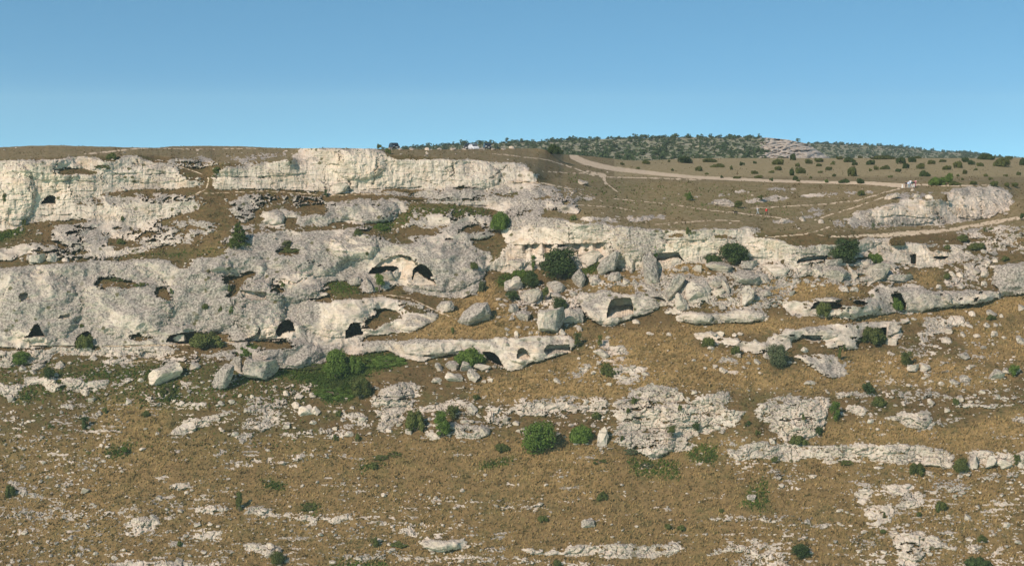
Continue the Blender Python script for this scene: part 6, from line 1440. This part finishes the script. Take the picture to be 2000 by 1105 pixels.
    if bag:
        rb = add('backpack', mesh_np('backpack', np.sign(ICO[3][0]) * np.abs(ICO[3][0]) ** .6 * np.array([.15, .1, .22]), ICO[3][1], flat_mat('bag_cloth', bag, .15, 9), None, True), root); rb.location = (0, .2, 1.28)
    return root
person(1497, 421.5, 'person in a red jacket and black trousers walking on the grass path', 1.76, .5, .32, .12, (.72, .025, .03), (.015, .015, .018), lean=-.03)
person(1480, 419.5, 'person in pale grey clothes walking ahead of the red-jacketed one', 1.72, .8, .2, .06, (.5, .48, .46), (.28, .34, .36), bag=(.3, .31, .33))
gp = 'walkers gathered on the brow'
P_ = [(1762.5, 369, 'child in a white dress at the near end of the group of walkers', 1.25, .3, .05, (.7, .68, .62), (.6, .58, .54), (.72, .7, .64)),
      (1769.5, 368.5, 'person all in black standing next to the child in white', 1.72, -.2, .05, (.02, .018, .025), (.02, .018, .02), None),
      (1774.5, 368.5, 'person with a pale blue shirt near the middle of the group', 1.78, .1, .1, (.5, .58, .72), (.16, .28, .33), None),
      (1778, 366, 'person with a white shirt and dark hair behind the middle of the group', 1.8, 3, .05, (.68, .7, .72), (.08, .1, .16), None),
      (1781, 367.5, 'person with a dark teal shirt and white trousers in the group', 1.7, .5, .12, (.03, .1, .1), (.66, .66, .62), None),
      (1785, 367.5, 'person with a black shirt at the far end of the group', 1.75, -.6, .1, (.02, .02, .022), (.5, .52, .5), None),
      (1787.5, 365.5, 'person in a dusky pink top half behind the one in black', 1.66, 2.4, .05, (.45, .16, .2), (.3, .12, .16), None)]
for x, y, lab, H_, yw, st_, tp_, lg_, sk in P_:
    o = person(x, y, lab, H_, yw, st_, .06, tp_, lg_, skirt=sk); o['group'] = gp
# two dark figures seated on the rocks beyond the group
def dog(px, py_, yaw, label):
    G = ground(px, py_); m_ = flat_mat('black_fur', (.018, .016, .016), .3, 20)
    root = bpy.data.objects.new('dog', None); COL.objects.link(root); root.location = G; root.rotation_euler = (0, 0, yaw)
    V_ = [(0, 0, .52), (.22, 0, .5), (-.25, 0, .53), (.38, 0, .56), (.52, 0, .7), (.6, 0, .76), (.74, 0, .72), (.8, 0, .71), (-.4, 0, .52), (-.55, 0, .45), (-.7, 0, .5)]
    R_ = [(.1, .11), (.11, .14), (.085, .09), (.09, .11), (.065, .07), (.075, .075), (.04, .04), (.025, .025), (.04, .04), (.022, .022), (.012, .012)]
    E_ = [(0, 1), (1, 3), (3, 4), (4, 5), (5, 6), (6, 7), (0, 2), (2, 8), (8, 9), (9, 10)]
    for sx in (-1, 1):
        n0 = len(V_); V_ += [(.3, sx * .09, .42), (.27 + .05 * sx, sx * .09, .22), (.3 + .1 * sx, sx * .09, .05), (.35 + .1 * sx, sx * .09, .02)]; R_ += [.06, .03, .022, .026]; E_ += [(1, n0), (n0, n0 + 1), (n0 + 1, n0 + 2), (n0 + 2, n0 + 3)]
        n0 = len(V_); V_ += [(-.3, sx * .09, .42), (-.22 - .05 * sx, sx * .09, .33), (-.4 - .1 * sx, sx * .09, .2), (-.34 - .1 * sx, sx * .09, .04), (-.29 - .1 * sx, sx * .09, .02)]; R_ += [.075, .045, .024, .022, .026]
        E_ += [(2, n0), (n0, n0 + 1), (n0 + 1, n0 + 2), (n0 + 2, n0 + 3), (n0 + 3, n0 + 4)]
        n0 = len(V_); V_ += [(.57, sx * .05, .83), (.56, sx * .07, .88)]; R_ += [.02, .01]; E_ += [(5, n0), (n0, n0 + 1)]
    skinned('body', V_, E_, R_, m_, 0, 1, root)
    tag(root, label, 'dog')
dog(1437, 418.5, math.pi, 'black dog trotting along the path ahead of the walkers')
# bird high in the sky
root = bpy.data.objects.new('bird', None); COL.objects.link(root); yb_ = 300.0
root.location = (float(tx(1595, 38)) * yb_, yb_, CAMZ - float(tz(38)) * yb_); root.scale = (.5, .5, .5)
m_ = flat_mat('bird_feathers', (.06, .06, .065), .2, 9)
skinned('body', [(0, -.2, 0), (0, 0, 0), (0, .22, 0)], [(0, 1), (1, 2)], [.04, .07, .03], m_, 1, 1, root)
for sx in (-1, 1):
    me = bpy.data.meshes.new('wing'); me.from_pydata([(0, -.08, .02), (sx * .3, -.06, .1), (sx * .62, .06, .04), (sx * .3, .1, .09), (0, .1, .02), (0, -.08, 0), (sx * .3, -.06, .085), (sx * .3, .1, .075), (0, .1, 0)], [], [(0, 1, 3, 4), (1, 2, 3), (5, 8, 7, 6), (6, 7, 2)]); me.materials.append(m_); add('wing', me, root)
tag(root, 'small dark bird flying high in the blue sky', 'bird')
finish_labels()

# ------------------------------------------------------------------ the air between here and the far hills
bm = bmesh.new(); bmesh.ops.create_cube(bm, size=1)
bmesh.ops.scale(bm, vec=(5600, 3200, 400), verts=bm.verts); bmesh.ops.translate(bm, vec=(0, 1480, -30), verts=bm.verts)
me = bpy.data.meshes.new('haze'); bm.to_mesh(me); bm.free()
hz = bpy.data.materials.new('haze'); hz.use_nodes = True; hn = hz.node_tree; hn.nodes.clear()
ho = hn.nodes.new('ShaderNodeOutputMaterial'); hv_ = hn.nodes.new('ShaderNodeVolumePrincipled')
hv_.inputs['Color'].default_value = (.86, .94, 1, 1); hv_.inputs['Density'].default_value = 0.00009; hv_.inputs['Anisotropy'].default_value = .2
hn.links.new(hv_.outputs[0], ho.inputs['Volume'])
me.materials.append(hz); o = add('haze', me); tag(o, 'thin clear-day haze over the far hills', kind='stuff')
